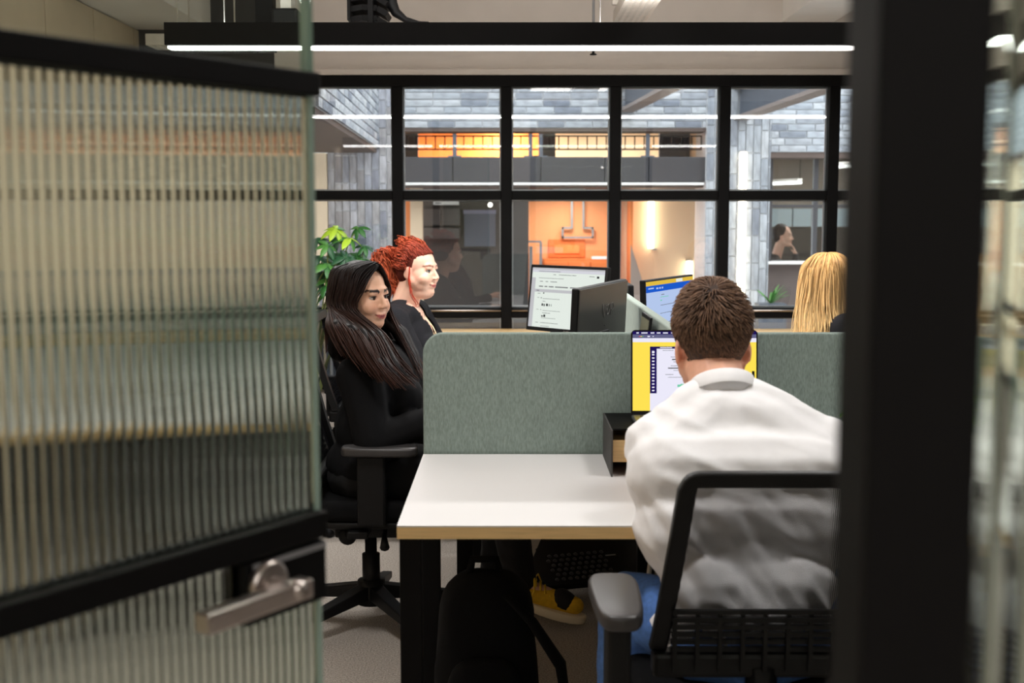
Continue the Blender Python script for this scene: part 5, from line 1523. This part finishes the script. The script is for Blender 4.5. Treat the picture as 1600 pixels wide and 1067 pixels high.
# hair: shell + long strands with a middle parting
hb = MB(H)
hb.ell((-.030, 0, .034), (.092, .083, .096), n=24, k=16)
hb.ell((-.062, 0, -.03), (.062, .083, .10))
hb.cap((-.075, -.02, -.06), .055, (-.085, -.03, -.20), .055); hb.cap((-.075, .02, -.06), .055, (-.085, .03, -.20), .055)
for y in (-1, 1): hb.cap((-.005, y * .074, .03), .024, (-.012, y * .082, -.10), .03)
WP = {-1: [[(599, 522, 3.88), (624, 560, 3.835), (656, 592, 3.81)], [(589, 525, 3.85), (614, 570, 3.79), (649, 602, 3.775)], [(577, 525, 3.81), (601, 572, 3.75), (637, 607, 3.74)],
           [(563, 522, 3.775), (587, 568, 3.73), (620, 608, 3.725)], [(546, 516, 3.77), (570, 560, 3.725), (600, 602, 3.72)], [(526, 510, 3.80), (545, 546, 3.745), (572, 582, 3.725)], [(511, 500, 3.90), (514, 520, 3.85), (528, 548, 3.80)]],
      1: [[(623, 520, 4.03), (641, 555, 4.0), (658, 590, 3.96)], [(628, 520, 4.08), (646, 555, 4.05), (660, 592, 4.0)], [(632, 530, 4.13), (650, 565, 4.11), (662, 600, 4.05)], [(600, 540, 4.22), (615, 560, 4.25), (640, 580, 4.24)],
          [(560, 530, 4.20), (555, 550, 4.24), (560, 570, 4.24)], [(530, 520, 4.14), (528, 540, 4.16), (530, 560, 4.16)], [(512, 505, 4.03), (510, 525, 4.04), (508, 548, 4.02)]]}
hw_ = MB(); hw_.v, hw_.f, hw_.m, hw_.s, hw_.c = hb.v, hb.f, hb.m, hb.s, hb.c
for y in (-1, 1):
    for k in ((1, 2, 3, 4, 5) if y < 0 else (0, 1)):
        pa, pb2, pc2 = [W(*q) for q in WP[y][k]]
        hw_.cap(H @ V((-.012 - .018 * max(0, k - 2), y * .080, -.08)), .022, pa + V((0, .02, 0)), .020); hw_.cap(pa + V((0, .02, 0)), .020, pb2 + V((0, .015, 0)), .019); hw_.cap(pb2 + V((0, .015, 0)), .020, pb2.lerp(pc2, .6) + V((0, .01, 0)), .010)
hair = blob('hair', hw_, .006, 4, root, hairm, colf=lambda co: V(lin((16, 12, 12))[:3]))
mb = MB()
def side_guides(y):
    out = []
    for k in range(7):
        t = k / 6
        root_ = V((.072 - .145 * t, y * .003, .094 + .036 * math.sin(PI * (.22 + t * .62)) - .03 * t * t))
        ang_ = math.radians(52 + 118 * t)
        def cir(rx, ry, z): return V((-.022 + rx * math.cos(ang_), y * ry * abs(math.sin(ang_)) + (y * .004), z))
        p1 = cir(.104, .062, .104 - .012 * t) if t > .15 else V((.064, y * .040, .078))
        p2 = cir(.110, .092, .040) if t > .15 else V((.052, y * .072, .030))
        p3 = cir(.108, .100, -.040) if t > .15 else V((.036, y * .086, -.04))
        pts = [H @ root_, H @ p1, H @ p2, H @ p3] + [W(*q) for q in WP[y][k]]
        out.append(pts)
    return out
for y in (-1, 1):
    G_ = side_guides(y)
    hair_strands(mb, G_, 330, .0036, 22, .006, (13, 10, 10), (58, 36, 29), .003, 1.6, shade=.4)
hs_ = mb.build('hair_strands', [hairm], root, col=True)

# ------------------------------------------------ the red haired woman
Rh = W(653, 420, 5.28); Rh.z = WZ(462, 5.25) + .108
J = dict(pelvis=(-.545, 5.3, .58), chest=(-.465, 5.3, .82), neck=(-.465, 5.3, 1.005), head=Rh,
         sh_r=(-.50, 5.085, .925), el_r=(-.38, 5.00, .70), wr_r=(-.14, 5.10, .768), sh_l=(-.44, 5.505, .925), el_l=(-.31, 5.58, .70), wr_l=(-.10, 5.45, .768),
         hip_r=(-.50, 5.2, .56), kn_r=(-.08, 5.2, .55), an_r=(-.06, 5.2, .10), toe_r=(.09, 5.2, .055), hip_l=(-.50, 5.4, .56), kn_l=(-.08, 5.42, .55), an_l=(-.06, 5.42, .10), toe_l=(.09, 5.42, .055))
ar = math.radians(25)
RT, rf, rl, ru = torso_axes(J, (1, -.05, 0))
rneck = V(J['neck'])
def vcut(co):
    q = co - rneck; a = q.dot(rf); b_ = abs(q.dot(rl)); c_ = q.dot(ru)
    return a > .02 and c_ > -.17 and b_ < .018 + (c_ + .17) * .50
root, g, H, R = person('woman with red curly hair tied back, in a black top, seated by the window', J, (1, -.05, 0), (math.cos(ar), -math.sin(ar), 0), hs=.93, hpitch=-.03, bust=.080, bulk=1.22, full=1.09, skin=(234, 188, 164), lip=(204, 112, 106), brow=(132, 78, 60), browh=.0042,
    top=blk2, legs=trou, shoe=blackp, iris=(96, 120, 130), cheek=.32, cut=vcut, vox=.0048)
hb = MB(H)
hb.ell((-.030, 0, .036), (.090, .081, .096), n=24, k=16); hb.ell((-.045, 0, .0), (.062, .074, .08))
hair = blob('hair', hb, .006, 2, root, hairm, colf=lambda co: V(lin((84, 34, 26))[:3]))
mb = MB()
knot = V((-.125, -.005, .030))
gl = []
for k in range(15):
    a = -PI / 2 * 1.25 + (PI * 1.25) * k / 14          # around the hairline from right nape over the forehead to the left nape
    hy, hz = math.sin(a), math.cos(a)
    st = V((.050 * max(hz, 0) + .020 - .045 * abs(hy) ** 2, hy * .074, .022 + .062 * hz))
    mid = V((-.030, hy * .090, .044 + .094 * hz)); m2 = V((-.088, hy * .062, .038 + .066 * hz))
    gl.append([H @ st, H @ (st.lerp(mid, .5) * 1.09), H @ mid, H @ m2, H @ knot])
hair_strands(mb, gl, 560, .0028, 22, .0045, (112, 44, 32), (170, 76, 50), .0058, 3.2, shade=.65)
gl = []
for k in range(13):
    a = 2 * PI * k / 12
    gl.append([H @ knot, H @ (knot + V((-.038 + .02 * math.cos(a), .052 * math.sin(a), .044 + .020 * math.cos(a)))), H @ (knot + V((-.062 + .03 * math.cos(a), .064 * math.sin(a), -.010 + .03 * math.cos(a)))),
               H @ (knot + V((-.040 + .034 * math.cos(a), .052 * math.sin(a), -.085))), H @ (knot + V((-.01 + .03 * math.cos(a), .036 * math.sin(a), -.155)))])
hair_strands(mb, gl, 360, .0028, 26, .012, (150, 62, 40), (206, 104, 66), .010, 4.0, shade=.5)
gl = []
for k in range(8):
    a = k / 7
    gl.append([H @ V((.03 - .10 * a, -.02,   .108)), H @ V((.02 - .10 * a, -.012, .128)), H @ V((-.01 - .09 * a, .0, .136)), H @ V((-.03 - .07 * a, 0, .115))])
hair_strands(mb, gl, 120, .0024, 14, .017, (140, 58, 38), (190, 90, 56), .010, 2.4, shade=.5)
hair_strands(mb, [[H @ V((.0, -.082, .02)), H @ V((.004, -.088, -.04)), H @ V((.012, -.088, -.10)), H @ V((.03, -.07, -.15)), H @ V((.02, -.08, -.16))], [H @ V((.004, -.082, .02)), H @ V((.010, -.088, -.04)), H @ V((.02, -.086, -.10)), H @ V((.045, -.06, -.15)), H @ V((.03, -.07, -.17))]], 5, .0016, 14, .003, (190, 70, 50), (200, 80, 60), .004, 2.5)
mb.build('hair_curls', [hairm], root, col=True)
# necklace: fine chain following the neckline
def nk(b_, c_, a): return rneck + rl * b_ + ru * c_ + rf * a
pts = [nk(-.075, -.01, .0), nk(-.07, -.05, .075), nk(-.05, -.10, .135), nk(-.02, -.145, .172), nk(0, -.16, .185), nk(.02, -.145, .172), nk(.05, -.10, .135), nk(.07, -.05, .075), nk(.075, -.01, 0)]
MB().tube(pts, .0028, 6).build('necklace', [pm('gold_chain', (226, 206, 170), .3, .8)], root)

# ------------------------------------------------ the man in the white shirt
Mh = W(1112, 500, 2.70); Mh.z = WZ(437, 2.68) - .150
J = dict(pelvis=(.475, 2.40, .545), chest=(.470, 2.485, .80), neck=(.452, 2.585, .985), head=Mh,
         sh_l=(.298, 2.53, .890), el_l=(.358, 2.50, .768), wr_l=(.36, 2.73, .775), sh_r=(.660, 2.53, .888), el_r=(.68, 2.47, .70), wr_r=(.60, 2.73, .775),
         hip_l=(.41, 2.42, .525), kn_l=(.258, 2.56, .535), an_l=(.225, 2.46, .10), toe_l=(.20, 2.60, .055), hip_r=(.55, 2.42, .535), kn_r=(.68, 2.68, .54), an_r=(.68, 2.60, .10), toe_r=(.69, 2.75, .055))
def mfold(p):
    # soft diagonal folds gathering at the waist, smooth across the shoulders
    k = min(1.0, max(0.0, (.90 - p.z) / .25))
    a = noise.noise(V(((p.x + p.z) * 13, p.y * 5, (p.x - p.z) * 3.5))); b_ = noise.noise(V(((p.x + p.z) * 30, p.y * 10, (p.x - p.z) * 9 + 5)))
    c_ = noise.noise(V(((p.x * 1.4 + p.z) * 20, p.y * 8, (p.x - p.z * .6) * 5 + 9)))
    up_ = 1 - abs(noise.noise(V(((p.x * .35 + p.z) * 24, p.y * 6, (p.x - p.z * .3) * 4 + 2)))) * 3.2
    return .004 * noise.noise(p * 8) + (1 - k) * .0028 * up_ + k * (.013 * (1 - abs(a) * 2.6) + .005 * b_ + .006 * (1 - abs(c_) * 3)) - k * .004
def mtop(t):
    t.cap((.452, 2.580, .985), .062, (.458, 2.54, .93), .08)
    t.cap((.40, 2.36, .62), .085, (.56, 2.36, .62), .085)
    t.ell((.478, 2.40, .60), (.160, .14, .11))
    t.cap((.335, 2.475, .84), .10, (.61, 2.475, .835), .10); t.cap((.36, 2.45, .74), .11, (.59, 2.45, .74), .11)
    for q in (-1, 1):
        t.cap((.455 + q * .045, 2.575, .985), .050, (.475 + q * .175, 2.535, .893), .060); t.cap((.46 + q * .03, 2.53, .95), .06, (.475 + q * .15, 2.50, .87), .075)
    t.cap((.328, 2.49, .84), .075, (.40, 2.43, .66), .068); t.cap((.64, 2.49, .83), .075, (.58, 2.43, .66), .070)
root, g, H, R = person('man seen from behind with short brown hair and a white shirt, at the laptop', J, (0, 1, 0), (-.05, 1, 0), hs=1.0, hpitch=-.10, male=True, bulk=1.06, skin=(228, 172, 144), lip=(190, 110, 100), brow=(70, 48, 36),
    top=shirt, legs=denim, shoe=pm('brown_leather', (88, 60, 42), .5), iris=(70, 90, 110), topfold=mfold, sleeve=1.02, top_name='shirt', extra_top=mtop, chestw=1.15, curl=.45)
# collar
cn = g['neck'] + V((0, -.004, .012)); cu_ = (V(H @ V((0, 0, 0))) - g['neck']).normalized()
cu_ = (cu_ + V((0, 0, .6))).normalized()
MB().lathe([(.062, -.02), (.064, .024), (.066, .027), (.0685, .025), (.074, -.006), (.0735, -.009), (.069, -.004), (.063, -.02)], cn, 30, axis=cu_).build('collar', [shirt], root)
# hair: close cropped, laid as many short tufts
def skull(th, ph, k=1.0): return V((-.012 + .099 * k * math.cos(ph) * math.cos(th), .0785 * k * math.cos(ph) * math.sin(th), (.032 + (.120 if ph > 0 else .0985) * k * math.sin(ph))))
def hairy(p):
    lowb = -.096 + .005 * noise.noise(V((p.y * 60, p.z * 30, 1))) + (.0 if p.x < -.05 else (p.x + .05) * .9)
    if abs(p.y) > .06 and -.035 < p.x < .02: lowb = max(lowb, .012)
    if p.x > .02: lowb = max(lowb, .03 + (p.x - .02) * 1.0)
    return p.z > lowb
sh = MB(H); nth, nph = 48, 30; idx = {}
vs = []; fs = []
for i in range(nph + 1):
    for j in range(nth):
        vs.append(skull(2 * PI * j / nth, -PI / 2 + PI * i / nph, .985))
for i in range(nph):
    for j in range(nth):
        q = [i * nth + j, i * nth + (j + 1) % nth, (i + 1) * nth + (j + 1) % nth, (i + 1) * nth + j]
        if all(hairy(vs[k] - V((0, 0, .006))) for k in q): fs.append(q)
bc = V(lin((58, 43, 35))[:3])
sh.add(vs, fs, 0, True, (bc.x, bc.y, bc.z))
nb_ = MB(H); nb_.ell((-.055, 0, -.03), (.050, .062, .05))
mb = MB(H)
rnd = random.Random(5)
for k in range(5200):
    th = rnd.uniform(0, 2 * PI); ph = math.asin(rnd.uniform(-.99, 1))
    p = skull(th, ph, .975)
    if not hairy(p): continue
    n_ = V((p.x + .012, p.y, (p.z - .03) * 1.0)).normalized()
    crown = V((-.055, .010, .135)); away = (p - crown); sw = n_.cross(away)
    fl = away.normalized() if away.length > .01 else V((1, 0, 0))
    if p.z > .06: fl = (fl + V((.7, .15 * math.sin(p.x * 60), 0))).normalized()
    fl = (fl + sw.normalized() * .35 + V((rnd.gauss(0, .22), rnd.gauss(0, .22), rnd.gauss(0, .15)))); fl = (fl - n_ * fl.dot(n_)).normalized()
    topk = min(1, max(0, (p.z + .03) / .10)); L = .009 + .022 * topk
    lift = .10 + .28 * topk
    a_ = p; b_ = p + (fl + n_ * lift).normalized() * L * .55; c_ = b_ + (fl + n_ * (lift - .35)).normalized() * L * .5
    sh_ = rnd.uniform(.55, 1.5); cc = V(lin((96, 72, 56))[:3]) * sh_; c2 = V(lin((128, 98, 76))[:3]) * sh_
    mb.tube([a_, b_, c_], [.0017, .0016, .0005], 3, 0, False, True, [(cc.x, cc.y, cc.z), (cc.x, cc.y, cc.z), (c2.x, c2.y, c2.z)])
mb.add([H.inverted() @ v for v in sh.v], sh.f, 0, True, (bc.x, bc.y, bc.z))
mb.build('hair', [pm('short_hair', (80, 60, 48), .6, attr='Col', spec=.3)], root, col=True)

# ------------------------------------------------ the blonde woman
Bh = W(1288, 440, 4.95); Bh.z = WZ(397, 4.95) - .122
J = dict(pelvis=(1.50, 4.95, .575), chest=(1.39, 4.95, .80), neck=(1.325, 4.95, .975), head=Bh,
         sh_l=(1.315, 4.78, .925), el_l=(1.30, 4.72, .66), wr_l=(1.10, 4.80, .768), sh_r=(1.33, 5.13, .895), el_r=(1.25, 5.18, .67), wr_r=(1.08, 5.1, .768),
         hip_l=(1.47, 4.86, .555), kn_l=(1.05, 4.86, .54), an_l=(1.04, 4.86, .10), toe_l=(.90, 4.86, .055), hip_r=(1.47, 5.04, .555), kn_r=(1.05, 5.06, .54), an_r=(1.04, 5.06, .10), toe_r=(.90, 5.06, .055))
root, g, H, R = person('woman with long straight blonde hair turned away, in a black top', J, (-1, .1, 0), (-.30, .95, 0), hs=.95, bust=.06, skin=(240, 200, 178), lip=(200, 110, 104), brow=(150, 116, 80),
    top=blk2, legs=trou, shoe=blackp, vox=.006)
hb = MB(H)
hb.ell((-.028, 0, .036), (.094, .085, .096), n=24, k=16); hb.ell((-.055, 0, -.03), (.066, .084, .11))
hb.cap((-.07, -.03, -.08), .055, (-.085, -.04, -.16), .05); hb.cap((-.07, .03, -.08), .055, (-.085, .05, -.17), .05)
hair = blob('hair', hb, .007, 3, root, hairm, colf=lambda co: V(lin((128, 92, 50))[:3]))
Hi = H.inverted()
mb = MB(); gl = []
ends = [(W(1246, 420, 4.9), .0)]
GE = 17
for k in range(GE):
    t = k / (GE - 1); a = math.radians(42 + 276 * t)         # from left temple round the back to the right temple
    c_, s_ = math.cos(a), math.sin(a)
    st = V((-.02 + .012 * c_, .004, .130))
    if abs(c_) > .4 and c_ > 0: st = V((.045, .004 * (1 if s_ > 0 else -1), .118))
    gl.append([H @ st, H @ V((-.020 + .050 * c_, .046 * s_, .126)), H @ V((-.022 + .092 * c_, .088 * s_, .088)), H @ V((-.024 + .106 * c_, .104 * s_, .040)), H @ V((-.026 + .112 * c_, .116 * s_, -.05)), H @ V((-.03 + .118 * c_, .128 * s_, -.10 - .025 * s_)), H @ V((-.05 + .126 * c_, .146 * s_, -.15 - .05 * s_)), H @ V((-.055 + .134 * c_, .165 * s_ + .01 - .03 * max(0, -s_), -.205 - .08 * s_))])
hair_strands(mb, gl, 620, .0030, 16, .006, (178, 132, 78), (238, 204, 146), .005, 1.4, shade=.42)
mb.build('hair_strands', [hairm], root, col=True)

# ------------------------------------------------ the far person in the office across the courtyard
py_ = YF + 1.55
Fh = W(1224, 370, py_); Fh.z = WZ(350, py_) - .125
fx = Fh.x
J = dict(pelvis=(fx - .30, py_, .52), chest=(fx - .17, py_, .80), neck=(fx - .06, py_, .955), head=Fh,
         sh_r=(fx - .10, py_ - .18, .87), el_r=(fx + .10, py_ - .17, .70), wr_r=(fx + .115, py_ - .07, Fh.z - .19), hd_r=(-.25, .25, 1), sh_l=(fx - .09, py_ + .17, .87), el_l=(fx + .04, py_ + .2, .68), wr_l=(fx + .22, py_ + .1, .76),
         hip_r=(fx - .28, py_ - .09, .50), kn_r=(fx + .13, py_ - .09, .52), an_r=(fx + .12, py_ - .09, .02), toe_r=(fx + .26, py_ - .09, -.03), hip_l=(fx - .28, py_ + .09, .50), kn_l=(fx + .13, py_ + .09, .52), an_l=(fx + .12, py_ + .09, .02), toe_l=(fx + .26, py_ + .09, -.03))
root, g, H, R = person('dark haired person in dark clothes, hand to chin, in the office across the courtyard', J, (1, 0, 0), (.93, -.35, 0), hs=.95, skin=(220, 176, 156), top=pm('charcoal_jumper', (52, 48, 52), .85), legs=trou, shoe=blackp, vox=.008, hp={'r': (-1, .2, 0)}, curl=.9)
hb = MB(H); hb.ell((-.032, 0, .038), (.092, .084, .098), n=20, k=14); hb.ell((-.06, 0, 0), (.056, .07, .075))
blob('hair', hb, .01, 2, root, hairm, colf=lambda co: V(lin((44, 34, 32))[:3]), disp=fold(.006, 40))
fd = empty('desk', (fx + .35, py_, -.1), 'pale desk in front of the far person in the office across the courtyard', 'desk')
MB().box(fx + .0, fx + .75, py_ - .55, py_ + .55, .71, .735).build('worktop', [laminate], fd)
for (u, w_) in ((.03, -.5), (.03, .46), (.68, -.5), (.68, .46)): MB().box(fx + u, fx + u + .04, py_ + w_, py_ + w_ + .04, -.1, .71).build('leg', [black], fd)
fc_ = empty('stool', (fx - .3, py_, -.1), 'grey seat under the far person in the office across the courtyard', 'stool')
MB().lathe([(0, 0), (.2, 0), (.2, .02), (.03, .04), (.03, .44), (.2, .46), (.21, .50), (0, .51)], (fx - .3, py_, -.1), 20).build('seat', [slate], fc_)
